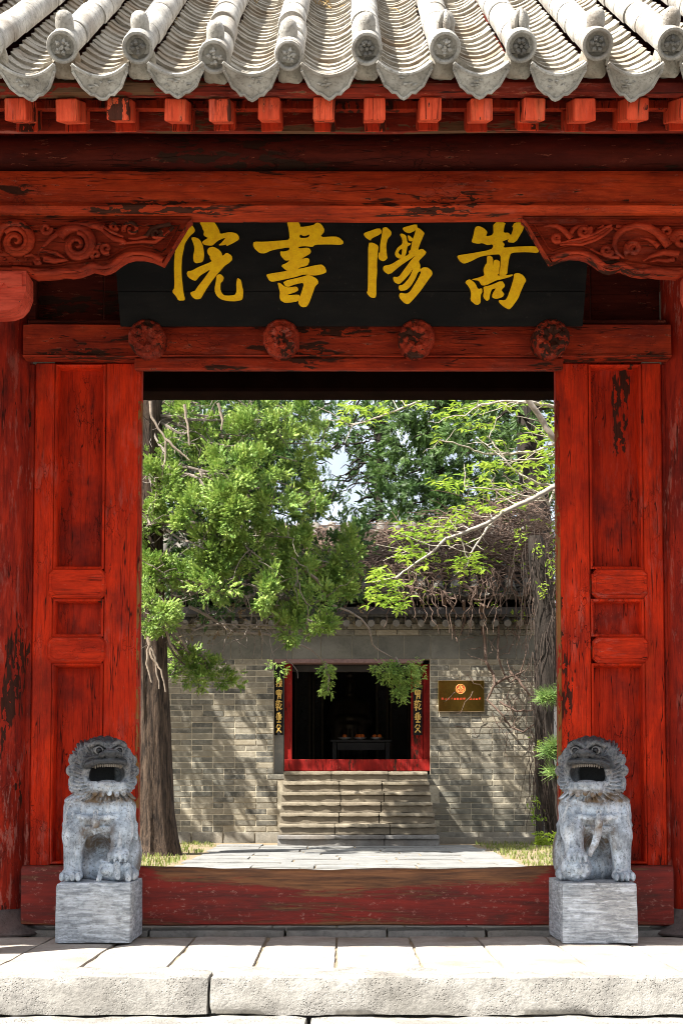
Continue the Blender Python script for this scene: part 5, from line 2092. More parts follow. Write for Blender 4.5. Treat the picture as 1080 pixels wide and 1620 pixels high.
# couplet boards
def strokes_board(px0, px1, label):
    Y = HY + .08
    x0, x1 = at(px0, 1100, Y).x, at(px1, 1100, Y).x
    z1, z0 = at(540, 1054, Y).z, at(540, 1163, Y).z
    t = thing('couplet_board', ((x0 + x1) / 2, Y, z0), label, 'couplet board')
    n = 8
    xm, hw = (x0 + x1) / 2, (x1 - x0) / 2
    V, Fs = [], []
    for z in (z0, z1):
        for k in range(n + 1):
            a = -1 + 2 * k / n
            V.append((xm + hw * a, Y - .035 * (1 - a * a), z))
    for k in range(n + 1):
        a = -1 + 2 * k / n
        V += [(xm + hw * a, Y + .015, z0), (xm + hw * a, Y + .015, z1)]
    mb = MB().box(x0, x1, Y + .001, Y + .02, z0, z1, .003)
    mb.add(V[:2 * n + 2], [(k, k + 1, k + n + 2, k + n + 1) for k in range(n)])
    obj('board', mb.mesh('board', 30), M_BLACK, t)
    # strokes read off the photograph, each glyph in a unit square (x right, y down)
    G = [
     [[(.18, 0), (.2, 1.0), (.08, .92)], [(0, .3), (.42, .25)], [(0, .68), (.42, .5)], [(.55, .05), (.95, .1)], [(.5, .3), (.6, .45)], [(.75, .25), (.72, .42)], [(.95, .22), (.85, .42)], [(.5, .55), (1, .52)], [(.6, .62), (.95, .95)], [(.92, .6), (.5, 1)]],
     [[(.1, .08), (.15, .5)], [(.1, .08), (.5, 0), (.92, .08), (.85, .5)], [(.25, .22), (.75, .22)], [(.25, .38), (.75, .38)], [(.1, .5), (.85, .5)], [(.4, .55), (.35, 1.05)], [(.42, .56), (.78, .56), (.76, 1.05)], [(.42, .74), (.74, .74)]],
     [[(.28, 0), (.25, .2)], [(.0, .18), (.5, .16)], [(.08, .3), (.46, .3), (.44, .6), (.08, .6), (.08, .3)], [(.08, .45), (.45, .45)], [(0, .74), (.5, .72)], [(.26, .6), (.24, 1.05)], [(.62, .05), (.52, .3)], [(.6, .18), (1, .18)], [(.66, .4), (.92, .4), (.6, .8), (.75, .92), (1, .8)]],
     [[(.7, .0), (.2, .06)], [(.1, .2), (.9, .18)], [(.5, .02), (.5, .98)], [(.0, .44), (1, .42)], [(.22, .2), (.24, .68)], [(.76, .2), (.74, .68)], [(.1, .68), (.9, .66)], [(.2, .98), (.85, .96)]],
     [[(.4, 0), (.1, .4)], [(.6, .05), (.85, .3)], [(.7, .4), (.1, 1)], [(.3, .45), (.9, 1)]],
    ]
    tops = [1075, 1092, 1107, 1128, 1146]
    hts = [12, 13, 17, 15, 13]
    for g, tp, hh in zip(G, tops, hts):
        mb = MB()
        for li, ln in enumerate(g):
            pts = []
            for (a, b) in ln:
                u = (a - .5) * 1.55
                pts.append(Vector((xm + hw * u * .95, Y - .035 * (1 - (u * .95) ** 2 ) - .004 - .0006 * li, at(540, tp + hh * b, Y).z)))
            mb.tube(pts, .0115, 5, flat=.5, flat_axis=(0, 1, 0))
        obj('gold_character', mb.mesh('gold_character'), M_GOLD2, t)
    return t


strokes_board(434.5, 448, 'black couplet board with gold characters left of the dark doorway')
strokes_board(653, 667.5, 'black couplet board with gold characters right of the dark doorway')

# inside: carved side panels, statue, offering table with plates of fruit
for px0, px1 in ((468, 490), (496, 510), (596, 612), (618, 646)):
    Y = HY + 4.2
    x0, x1 = at(px0, 1100, Y).x, at(px1, 1100, Y).x
    t = thing('carved_panel', ((x0 + x1) / 2, Y, DZ0), {468: 'wide dark carved panel left inside the hall doorway', 496: 'narrow dark carved panel just left of the statue', 596: 'narrow dark carved panel just right of the statue', 618: 'wide dark carved panel right inside the hall doorway'}[px0], 'carved panel')
    obj('panel', MB().box(x0, x1, Y, Y + .05, DZ0 - .02, DZ0 + 2.6, .01).mesh('panel'), M_DARKWOOD, t)
    mb = MB()
    mb.box(x0 - .03, x0 + .03, Y - .03, Y - .002, DZ0 - .02, DZ0 + 2.6, .008)
    mb.box(x1 - .03, x1 + .03, Y - .03, Y - .002, DZ0 - .02, DZ0 + 2.6, .008)
    obj('border', mb.mesh('border'), M_STATUE, t)
    mb = MB()
    for k in range(26):
        z = DZ0 + .2 + .09 * k
        c = Vector((random.uniform(x0 + .08, x1 - .08), Y - .004, z))
        mb.tube([c, c + Vector((random.uniform(-.06, .06), -.012, random.uniform(-.05, .05))), c + Vector((random.uniform(-.1, .1), 0, random.uniform(-.06, .06)))], [.006, .014, .005], 5)
    tag(obj('relief', mb.mesh('relief', 60), M_STATUE, t), kind='stuff')
Ys = HY + 3.3
sx = at(553, 1100, Ys).x
sz = DZ0 - .02
st = thing('statue', (sx, Ys, sz), 'dim robed figure standing inside the dark hall doorway', 'statue')
S = SDF((-.62, -.4, -.02), (.62, .4, 2.3), .02)
S.cap((0, 0, .1), (0, 0, 1.2), .40, .27, .06)
S.ell((0, 0, 1.35), (.30, .20, .28), .08)
for sx_ in (-1, 1):
    S.cap((sx_ * .27, 0, 1.45), (sx_ * .33, -.12, 1.1), .12, .11, .05)
    S.cap((sx_ * .33, -.12, 1.1), (sx_ * .05, -.28, 1.15), .12, .09, .05)
    S.cap((sx_ * .25, -.15, 1.05), (sx_ * .30, -.12, .6), .13, .06, .05)
S.cap((0, 0, 1.5), (0, -.02, 1.72), .09, .085, .03)
S.ell((0, -.02, 1.86), (.115, .13, .15), .02)
S.ell((0, -.01, 2.03), (.10, .10, .07), .02)
S.ell((0, -.14, 1.76), (.05, .04, .10), .02)
S.ell((0, -.155, 1.86), (.02, .03, .03), .01)
for k in range(9):
    a = -1.3 + 2.6 * k / 8
    S.cap((.40 * math.sin(a), -.40 * math.cos(a), .05), (.27 * math.sin(a), -.27 * math.cos(a), .95), .03, .012, .03, 'sub')
obj('robed_body', S.mesh('robed_body'), M_STATUE, st, Matrix.Translation((sx, Ys, sz)))
Yt = HY + 1.9
tz = at(560, 1170, Yt).z
tx0, tx1 = at(522, 1170, Yt).x, at(620, 1170, Yt).x
tb = thing('altar_table', ((tx0 + tx1) / 2, Yt + .25, sz), 'dark wooden offering table across the hall doorway', 'table')
obj('table_top', MB().box(tx0, tx1, Yt, Yt + .55, tz - .05, tz, .01).mesh('table_top'), M_DARKWOOD, tb)
for a in (tx0 + .08, tx1 - .08):
    for b in (Yt + .06, Yt + .49):
        obj('leg', MB().box(a - .04, a + .04, b - .04, b + .04, sz, tz - .051, .006).mesh('leg'), M_DARKWOOD, tb)
obj('apron', MB().box(tx0 + .13, tx1 - .13, Yt + .03, Yt + .06, tz - .2, tz - .052, .006).mesh('apron'), M_DARKWOOD, tb)
fruits = {0: 1, 1: 3, 2: 2}
for k, px in enumerate((545, 569, 596)):
    c = at(px, 1169, Yt + .2)
    c.z = tz
    p = tag(obj('plate', MB().lathe([(.05, .001), (.06, .012), (.13, .035), (.135, .042), (.125, .040), (.05, .018), (.002, .016)], 20).mesh('plate', 50), M_PORC, None, Matrix.Translation(c)), ['white plate with one orange fruit, left on the offering table', 'white plate with three orange fruits, middle of the offering table', 'white plate with two orange fruits, right on the offering table'][k], 'plate')
    for q in range(fruits[k]):
        a = 2.1 * q + .4
        rr = .055 if fruits[k] > 1 else 0
        f_ = obj('orange', MB().lathe([(.003, -.045), (.028, -.036), (.044, -.012), (.045, .008), (.034, .032), (.012, .042), (.002, .038)], 14).mesh('orange', True), M_ORANGE, None, Matrix.Translation((c.x + rr * math.cos(a), c.y + rr * math.sin(a), c.z + .066)))
        lb = {(0, 0): 'single orange fruit on the left white plate', (1, 0): 'right orange of three on the middle plate', (1, 1): 'rear left orange of three on the middle plate', (1, 2): 'front left orange of three on the middle plate', (2, 0): 'right orange of two on the right plate', (2, 1): 'left orange of two on the right plate'}[(k, q)]
        tag(f_, lb, 'fruit', 'oranges on the offering table')

# brass plaque
bp0, bp1 = at(693, 1077, HY - .05), at(765.5, 1125.5, HY - .05)
bp = thing('brass_plaque', ((bp0.x + bp1.x) / 2, HY, bp1.z), 'polished brass plaque with red emblem on the brick wall', 'plaque')
obj('plate_face', MB().box(bp0.x, bp1.x, HY - .05, HY - .012, bp1.z, bp0.z, .004).mesh('plate_face'), M_BRASS, bp)
mb = MB()
w = .010
mb.box(bp0.x - w, bp1.x + w, HY - .055, HY - .02, bp0.z + .0005, bp0.z + w, .002)
mb.box(bp0.x - w, bp1.x + w, HY - .055, HY - .02, bp1.z - w, bp1.z - .0005, .002)
obj('rim', mb.mesh('rim'), M_BRASSRIM, bp)
ec = at(728, 1090, HY - .052)
er = .088
obj('emblem_disc', MB().lathe([(er, .0), (er, -.006), (er * .96, -.008), (.002, -.008)][::-1], 28, (ec.x, HY - .052, ec.z), 'y').mesh('emblem_disc', 40, True), M_EMRED, bp)
mb = MB()
mb.tube([(ec.x + er * .93 * math.cos(a), HY - .0605, ec.z + er * .93 * math.sin(a)) for a in np.linspace(0, 2 * PI, 29)], .004, 4, cap=False)
def em(pts, r_=.0065):
    mb.tube([(ec.x + er * a, HY - .062, ec.z + er * b) for a, b in pts], r_, 4)
em([(-.30, .05), (-.30, .55), (-.12, .62), (-.12, .25)])
em([(.30, .05), (.30, .55), (.12, .62), (.12, .25)])
em([(-.12, .60), (.12, .60)])
em([(-.30, .08), (-.62, -.05), (-.62, -.25), (-.40, -.30)])
em([(.30, .08), (.62, -.05), (.62, -.25), (.40, -.30)])
em([(-.40, -.30), (-.46, -.55), (-.26, -.62), (0, -.28), (.26, -.62), (.46, -.55), (.40, -.30)])
em([(-.20, -.15), (0, .05), (.20, -.15)])
obj('emblem_mark', mb.mesh('emblem_mark'), M_GOLD2, bp)
# the row of small red characters, too small to read in the photograph
mb = MB()
r_ = random.Random(4)
for k in range(13):
    if k == 8: continue
    c = at(699.5 + 4.9 * k, 1105.6, HY - .052)
    q = .019
    for j in range(r_.choice((4, 5))):
        hz = r_.random() < .6
        o = r_.uniform(-.9, .9) * q
        yy = HY - .0530 - .0004 * j
        if hz: mb.box(c.x - q, c.x + q, yy - .002, HY - .049, c.z + o - .003, c.z + o + .003, .0006)
        else: mb.box(c.x + o - .003, c.x + o + .003, yy - .0022, HY - .049, c.z - q, c.z + q, .0006)
obj('red_lettering', mb.mesh('red_lettering'), M_EMRED, bp)

# steps up to the hall
hst = thing('stone_steps', (.25, HY - 1, 0), 'worn pale stone steps up to the hall doorway', 'steps')
nst = 7
zts = h(540, 1220, HY - .1).z
sx0, sx1 = at(442, 1280, HY - 1).x, at(688, 1280, HY - 1).x
tread = .26
for k in range(nst):
    zt = zts * (k + 1) / nst - .004
    yf = HY - tread * (nst - k) + .0
    hh = zts / nst
    cuts = [sx0 + .006 * k, sx0 + (sx1 - sx0) * random.uniform(.3, .42), sx0 + (sx1 - sx0) * random.uniform(.62, .75), sx1 - .012 * k]
    if k == 0: cuts = [sx0 - .0, at(608, 1320, HY - 1.8).x, sx1 + .02]
    for i in range(len(cuts) - 1):
        w = cuts[i + 1] - cuts[i] - .008
        mt = M_SILL if k == 0 else M_STEP
        me = rough_block(w, tread + .10, hh - .066, seed=400 + k * 5 + i, r=.008, amp=.006, step=.06, freq=7, chips=1.)
        obj('riser_stone', me, mt, hst, Matrix.Translation(((cuts[i] + cuts[i + 1]) / 2, yf + .03 + (tread + .10) / 2, zt - .063 - (hh - .066) / 2)))
        me = rough_block(w, tread + .13, .058, seed=450 + k * 5 + i, r=.010, amp=.008, step=.05, freq=7, chips=2.4)
        obj('tread_stone', me, M_TREAD if k else mt, hst, Matrix.Translation(((cuts[i] + cuts[i + 1]) / 2, yf - .012 + (tread + .13) / 2, zt - .030 + random.uniform(-.004, .004))))
obj('core', MB().box(sx0 + .1, sx1 - .1, HY - .9, HY - .02, -.05, zts * .5, .01).mesh('core'), M_STEP, hst)

# hall roof
hr = obj('roof', None, None, hall, Matrix.Translation((0, HY - .45, ztopw)))
HS = R(30)
hcs, hsn = math.cos(HS), math.sin(HS)
HRO = at(770, 934, HY - .5)
def HM(x, s_, n_, e=None):
    M = Matrix.Translation((x, HRO.y + s_ * hcs - n_ * hsn, HRO.z + s_ * hsn + n_ * hcs)) @ Matrix.Rotation(HS, 4, 'X')
    return M @ e if e else M
V = []
HL = 3.6
for (s_, n_) in ((.03, -.10), (HL, -.10), (HL, -.18), (.03, -.18)):
    for x in (WX0 - .3, WX1 + .12):
        V.append(HM(x, s_, n_).translation)
mb = MB().add(V, [(0, 1, 3, 2), (2, 3, 5, 4), (4, 5, 7, 6), (6, 7, 1, 0), (0, 2, 4, 6), (1, 7, 5, 3)])
ry, rz_ = HRO.y + HL * hcs, HRO.z + HL * hsn
V2 = [(p.x, 2 * ry - p.y, p.z) for p in V]
mb.add(V2, [(0, 1, 3, 2), (2, 3, 5, 4), (4, 5, 7, 6), (6, 7, 1, 0), (0, 2, 4, 6), (1, 7, 5, 3)])
for xg in (WX0, WX1 - .06):
    mb.add([(xg + a, y_, z) for a in (0, .05) for (y_, z) in ((HY + .1, ztopw), (2 * ry - HY - .1, ztopw), (ry, rz_ - .2))], [(0, 1, 2), (5, 4, 3), (0, 3, 4, 1), (1, 4, 5, 2), (2, 5, 3, 0)])
obj('roof_deck', mb.mesh('roof_deck', False, True), M_DARKWOOD, hr)
HCOV = [cover_mesh(.42, .085, seed=9 + k) for k in range(3)]
for m_ in HCOV: m_.materials.append(M_HTILE)
HPAN = [pan_mesh(20 + k, .26, .12, .05, .02) for k in range(3)]
for m_ in HPAN: m_.materials.append(M_HTILE)
HDISC = [disc_mesh(60 + k, .088) for k in range(3)]
for m_ in HDISC: m_.materials.append(M_HTILE)
hrest = MB()
x = h(830, 934).x + .31
i = 0
while x > WX0 - .2:
    for k in range(8):
        M = HM(x + random.uniform(-.012, .012), .20 + .41 * k, .02 + random.uniform(-.006, .006))
        if k < 3 and x > -2.6: obj('cover_tile', HCOV[(i + k) % 3], None, hr, M)
        else: hrest.add([M @ v.co for v in HCOV[k % 3].vertices], [tuple(p.vertices) for p in HCOV[k % 3].polygons])
    if x > -2.6:
        obj('end_disc', HDISC[i % 3], None, hr, HM(x, -.02, .02))
    for k in range(16):
        M = HM(x - .155, -.03 + .21 * k, -.085, Matrix.Rotation(random.uniform(-.03, .03), 4, 'Y'))
        if k < 3 and x > -2.6: obj('pan_tile', HPAN[(i + k) % 3], None, hr, M)
        else: hrest.add([M @ v.co for v in HPAN[k % 3].vertices], [tuple(p.vertices) for p in HPAN[k % 3].polygons])
    x -= .31
    i += 1
tag(obj('tile_rows', hrest.mesh('tile_rows', 40), M_HTILE, hr), kind='stuff')
# round rafter ends in the shade below
x = h(838, 985).x
while x > WX0:
    c0 = at(540, 986, HY - .33)
    obj('rafter', MB().tube([(x, HY - .33, c0.z), (x, HY + .05, c0.z + .12)], .062, 10).mesh('rafter', 50), M_HTILE, hr)
    x -= .215
obj('eave_board', MB().box(WX0 - .2, WX1 + .05, HY - .40, HY - .36, at(540, 972, HY - .4).z, at(540, 960, HY - .4).z, .005).mesh('eave_board'), M_DARKWOOD, hr)
# ------------------------------------------------------------------ old cypress on the left: trunk, boughs, hanging sprays
TY = 11.4
tb0 = at(248, 1352, TY)
cyp = thing('cypress_tree', (tb0.x - .1, TY, -.02), 'old cypress with furrowed trunk left of the path and bright green boughs', 'tree')


def bark_ridge(seed, amp=.09):
    def f(a, z):
        q = mnoise.noise(Vector((math.cos(a) * 2.4, math.sin(a) * 2.4, z * .35 + seed))) * amp
        q += mnoise.noise(Vector((math.cos(a) * 6, math.sin(a) * 6, z * .7 + seed))) * amp * .55
        q += mnoise.noise(Vector((math.cos(a) * 15, math.sin(a) * 15, z * 1.2 + seed))) * amp * .35
        return 1 + q
    return f


prof = [(1366, 236, 68), (1356, 238, 54), (1345, 239, 46), (1320, 240, 40), (1280, 239, 36), (1220, 238, 34), (1150, 236, 33), (1080, 234, 31), (1000, 233, 30), (900, 231, 29), (780, 229, 28), (650, 228, 28), (500, 226, 27), (300, 220, 25), (60, 212, 20), (-200, 205, 12)]
pts, rad = [], []
for (py, px, r_) in prof:
    p = at(px, py, TY)
    pts.append(p)
    rad.append(r_ / F * (TY - CAMY))
pts[0].z = -.15
P2, R2 = [], []
for i in range(len(pts) - 1):
    for k in range(6):
        t = k / 6
        P2.append(pts[i].lerp(pts[i + 1], t)); R2.append(rad[i] + (rad[i + 1] - rad[i]) * t)
P2.append(pts[-1]); R2.append(rad[-1])
obj('trunk', MB().tube(P2, R2, 64, ridge=bark_ridge(3, .14)).mesh('trunk', 60), M_BARK, cyp)


def c3(px, py, Y): return tuple(at(px, py, Y))


def pxr(r, Y): return r / F * (Y - CAMY)


bl_ = []
# bright front masses: (px, py, radius px x, radius px y, Y, weight)
front = [
 (250, 770, 26, 34, 10.6, 1), (262, 720, 20, 18, 10.8, .7), (240, 830, 24, 36, 10.5, 1), (248, 900, 24, 34, 10.5, 1), (240, 960, 22, 36, 10.4, 1), (262, 985, 18, 22, 10.4, .8),
 (330, 700, 34, 30, 11.2, 1), (385, 690, 34, 32, 11.4, 1), (440, 680, 30, 30, 11.6, 1), (300, 750, 34, 30, 10.9, 1), (355, 745, 40, 34, 10.8, 1.2), (415, 740, 40, 32, 11.2, 1), (470, 730, 30, 30, 11.6, .8),
 (310, 810, 36, 36, 10.6, 1.2), (370, 800, 40, 38, 10.5, 1.2), (430, 800, 38, 34, 10.9, 1.1), (480, 800, 28, 30, 11.4, .9),
 (330, 870, 38, 34, 10.5, 1.2), (395, 870, 42, 36, 10.6, 1.2), (455, 850, 34, 32, 11.0, 1), (345, 920, 34, 26, 10.6, .9), (410, 930, 36, 28, 10.8, .9), (470, 900, 30, 28, 11.2, .8),
 (290, 920, 26, 28, 10.6, .8), (460, 960, 28, 24, 11.3, .8), (505, 950, 24, 26, 11.6, .7), (520, 890, 26, 30, 12.0, .9), (548, 870, 26, 34, 12.4, .9), (535, 930, 22, 26, 12.2, .7), (460, 990, 16, 18, 11.6, .6), (500, 985, 20, 14, 11.8, .5),
 (290, 1040, 14, 26, 11.9, .9), (315, 1072, 20, 22, 12.0, .9), (345, 1070, 20, 24, 12.1, .9), (305, 1055, 16, 20, 11.9, .7),
 (490, 780, 20, 18, 11.8, .5), (505, 700, 28, 20, 12.0, .5), (410, 650, 40, 20, 11.8, .6), (300, 665, 30, 24, 11.4, .35), (480, 655, 34, 16, 12.0, .4),
]
bk_ = []
for (px, py, rx, ry_, Y, w) in front:
    Y += random.uniform(-.35, .45)
    bl_.append((c3(px, py, Y), (pxr(rx, Y), pxr((rx + ry_) / 2 * .8, Y), pxr(ry_, Y) * .95), w))
    if py < 940:
        for _ in range(2):
            Y3 = Y + random.uniform(.9, 1.7)
            bk_.append((c3(min(560, max(232, px + random.uniform(-28, 28))), py + random.uniform(-24, 24), Y3), (pxr(rx, Y3), pxr(rx, Y3), pxr(ry_, Y3)), w))
for (px, py) in ((500, 860), (540, 900), (480, 930), (520, 950), (560, 850), (570, 900), (440, 950), (380, 950), (320, 950), (300, 880), (560, 930), (490, 640), (520, 660), (460, 640), (350, 640), (400, 630), (270, 650), (240, 680)):
    Y3 = 12.8 + random.uniform(-.3, .3)
    bk_.append((c3(px, py, Y3), (pxr(26, Y3), pxr(26, Y3), pxr(24, Y3)), 1))
tufts('foliage', bl_, SPR, 105, 78, M_CYP, cyp, .95, .092)
plumes('feathery_foliage', bl_, SPR, 45, 22, M_CYP, cyp, 1.0)
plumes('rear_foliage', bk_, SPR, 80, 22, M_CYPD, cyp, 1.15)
# sprays hanging in front of the hall doorway and wall
hang = [(515, 1058, 10, 18, 14.2, 1.4), (518, 1088, 7, 18, 14.2, 1.4), (618, 1060, 18, 14, 14.0, 1.6), (640, 1070, 20, 20, 14.0, 1.6), (632, 1092, 12, 16, 14.0, 1.2), (600, 1052, 12, 8, 14.0, 1.2), (652, 1052, 10, 12, 14.0, 1.2), (440, 1052, 8, 14, 14.4, 1.)]
bl_ = [(c3(px, py, Y), (pxr(rx, Y), pxr(rx, Y) * .8, pxr(ry_, Y)), w) for (px, py, rx, ry_, Y, w) in hang]
plumes('hanging_spray', bl_, SPR, 420, 20, M_CYP, cyp, .7, -1.6)
# upper crown, above the lintel's view: it shades the wall
bl_ = []
for (x, y_, z, r_) in ((-4.6, 14.4, 5.4, .9), (-3.2, 14.6, 6.6, .9), (-6.3, 14.2, 7.2, .8), (-2.2, 14.5, 7.4, .8), (-5.0, 13.6, 8.4, .9), (-7.6, 13.8, 9.2, .9), (-3.4, 13.6, 9.4, .9), (-1.2, 14.6, 6.2, .7), (-0.2, 14.4, 8.4, .7), (-2.6, 14.2, 8.6, .9), (-1.4, 14.0, 9.6, .9), (-6.6, 14.0, 5.6, .9), (-5.6, 14.6, 6.6, .8), (-4.2, 14.2, 7.6, .9), (-7.8, 14.2, 7.4, .8), (-.6, 13.8, 10.6, .9), (-2.4, 13.4, 10.8, .9)):
    for k in range(5):
        a, b = random.uniform(0, 2 * PI), random.uniform(-.5, .7)
        bl_.append(((x + r_ * .7 * math.cos(a), y_ + r_ * .6 * math.sin(a), z + r_ * .6 * b), (r_ * .42, r_ * .42, r_ * .34), 1))
foliage('upper_foliage', bl_, SPR_COARSE, 1150, M_CYP, cyp, .8, -.2)
# branches and twigs
mb = MB()
hub = [at(232, py, TY) for py in (980, 900, 820, 740, 660, 560)]
for (px, py, rx, ry_, Y, w) in front:
    a = min(hub, key=lambda q: abs(q.z - at(px, py, Y).z - .4))
    b = at(px, py, Y)
    pp = wander(a, b, 9, .16)
    mb.tube(pp, taper(10, .028, .007), 5)
    for k in range(7):
        s_ = pp[random.randint(3, 9)]
        e = s_ + Vector((random.uniform(-1, 1), random.uniform(-.6, .3), random.uniform(-.9, .7))) * .55
        mb.tube(wander(s_, e, 5, .3), taper(6, .008, .003), 4)
for (px, py, Y, px2, py2, Y2) in ((300, 960, 11.2, 515, 1050, 14.2), (480, 900, 11.5, 620, 1040, 14.0), (262, 980, 11.2, 330, 1060, 12.0), (515, 1050, 14.2, 518, 1095, 14.2), (625, 1040, 14, 634, 1095, 14)):
    mb.tube(wander(at(px, py, Y), at(px2, py2, Y2), 14, .12), taper(15, .026, .010), 6)
obj('branch', mb.mesh('branch', 60), M_TWIG, cyp)
# pale dead twigs hanging below the boughs and the bare snags by the trunk
mb = MB()
for _ in range(70):
    px, py = random.uniform(232, 500), random.uniform(880, 1000)
    Y = random.uniform(10.8, 12)
    a = at(px, py, Y)
    e = a + Vector((random.uniform(-.35, .35), random.uniform(-.2, .2), random.uniform(-.75, -.05)))
    mb.tube(wander(a, e, 6, .25), taper(7, .009, .003), 4)
for tr in ([(238, 635), (240, 660), (262, 695), (262, 720), (256, 760)], [(262, 695), (285, 715), (300, 728)], [(292, 640), (298, 680), (300, 705)], [(345, 638), (352, 665), (350, 680)], [(235, 1005), (240, 1040), (255, 1060), (262, 1095)], [(238, 1010), (232, 1050), (240, 1080)], [(262, 990), (270, 1020), (282, 1035)], [(228, 990), (236, 1020), (246, 1040), (252, 1090)]):
    pp = [at(px, py, 10.5) for px, py in tr]
    q = []
    for i in range(len(pp) - 1): q += wander(pp[i], pp[i + 1], 4, .08)[:-1]
    q.append(pp[-1])
    obj('dead_snag', MB().tube(q, taper(len(q), .022, .008), 6).mesh('dead_snag', 60), M_SNAG, cyp)
for _ in range(60):
    px, py = random.uniform(232, 400), random.uniform(630, 720)
    a = at(px, py, 12.2)
    e = a + Vector((random.uniform(-.5, .5), random.uniform(-.2, .2), random.uniform(-.5, .4)))
    mb.tube(wander(a, e, 6, .25), taper(7, .012, .004), 4)
tag(obj('dead_twigs', mb.mesh('dead_twigs', 60), M_TWIG, cyp), kind='stuff')
bl_ = [(c3(px, py, Y), (pxr(20, Y), pxr(16, Y), pxr(16, Y)), 1) for (px, py, Y) in ((375, 965, 11.2), (300, 985, 11.2), (350, 985, 11.4), (430, 985, 11.6), (480, 900, 11.6), (545, 960, 12.3))]
foliage('dry_foliage', bl_, SPR, 1200, M_CYPDRY, cyp, .8, -.5)


# ------------------------------------------------------------------ evergreens behind the hall
def bg_tree(x, Y, base_z, top, rad, mat, label, n, name='evergreen_tree', trunk_r=.25, bark=None, low=.25, dens=105, lean=0.):
    t = thing(name, (x, Y, base_z), label, 'tree', 'evergreen trees behind the hall')
    hgt = top - base_z
    pp = wander((x, Y, base_z - .3), (x + lean, Y, top - .3), 14, .02)
    obj('trunk', MB().tube(pp, taper(15, trunk_r, .05), 20, ridge=bark_ridge(x, .07)).mesh('trunk', 60), bark or M_BARKD, t)
    bl = []
    mb = MB()
    for k in range(n):
        f_ = low + (1 - low) * (k + random.random()) / n
        rr = rad * (1.05 - .75 * f_) * random.uniform(.45, 1.05)
        a = k * 2.4 + random.uniform(-.4, .4)
        c = Vector((x + lean * f_ + rr * math.cos(a), Y + rr * math.sin(a), base_z + hgt * f_))
        s_ = rad * random.uniform(.20, .34)
        bl.append((tuple(c), (s_, s_, s_ * .62), 1))
        mb.tube(wander((x + lean * f_, Y, base_z + hgt * f_ + .3), c, 6, .1), taper(7, .05, .012), 5)
    obj('branch', mb.mesh('branch', 60), bark or M_BARKD, t)
    foliage('crown', bl, SPR_COARSE, dens * 3.2, mat, t, 1.05, -.6)
    return t


bg_tree(at(690, 800, 25).x, 25.0, 0, 11.5, 2.7, M_EVER, 'dark dense evergreen behind the middle of the hall roof', 46, dens=125)
bg_tree(at(600, 700, 28).x, 28.5, 0, 12.5, 2.1, M_EVER, 'dark evergreen with drooping boughs right of the sky gap', 30, low=.45, dens=100)
bg_tree(at(800, 700, 30).x, 30.0, 0, 13.0, 3.0, M_EVER2, 'mid green evergreen behind the bare right trunk', 44)
bg_tree(at(385, 700, 27).x, 27.0, 0, 12.0, 2.6, M_EVER, 'dark evergreen behind the bright cypress boughs', 40)
bg_tree(at(255, 700, 24).x, 24.0, 0, 12.0, 2.6, M_EVER2, 'mid green evergreen behind the upper cypress trunk', 38)
bg_tree(at(980, 700, 28).x, 28.0, 0, 12.0, 3.0, M_EVER2, 'mid green evergreen behind the right door panel', 36)
bg_tree(at(120, 700, 30).x, 30.0, 0, 13.0, 3.0, M_EVER, 'dark evergreen behind the left door panel', 36)
# dark tree with a bare lower trunk beside the hall's right end
tr = thing('bare_trunk_tree', (at(848, 800, 20.5).x, 20.5, 0), 'tall dark trunk rising behind the right end of the hall roof', 'tree')
pp = [at(852, 960, 20.5), at(850, 880, 20.5), at(846, 800, 20.5), at(838, 720, 20.5), at(836, 640, 20.5), at(832, 500, 20.5), at(826, 300, 20.5)]
pp[0].z = 0
q = []
for i in range(len(pp) - 1): q += [pp[i].lerp(pp[i + 1], k / 5) for k in range(5)]
q.append(pp[-1])
obj('trunk', MB().tube(q, taper(len(q), .34, .20), 32, ridge=bark_ridge(9, .1)).mesh('trunk', 60), M_BARKD, tr)
bl_ = []
mb = MB()
for k in range(18):
    f_ = .55 + .45 * k / 18
    b = q[int(f_ * (len(q) - 1))]
    c = b + Vector((random.uniform(-1.6, 1.6), random.uniform(-1.4, 1.4), random.uniform(-.3, 1)))
    bl_.append((tuple(c), (.6, .6, .4), 1))
    mb.tube(wander(b, c, 6, .12), taper(7, .05, .012), 5)
obj('branch', mb.mesh('branch', 60), M_BARKD, tr)
foliage('crown', bl_, SPR_COARSE, 240, M_EVER2, tr, 1., -.5)
# fine bare boughs with sky showing through, top centre
mb = MB()
bt = bpy.data.objects['evergreen_tree.001']
for _ in range(70):
    a = at(random.uniform(470, 640), random.uniform(600, 760), 26)
    e = a + Vector((random.uniform(-1.4, .6), random.uniform(-.4, .4), random.uniform(-1.0, .5)))
    mb.tube(wander(a, e, 8, .3), taper(9, .028, .006), 4)
obj('bare_bough', mb.mesh('bare_bough', 60), M_BARKD, bt)

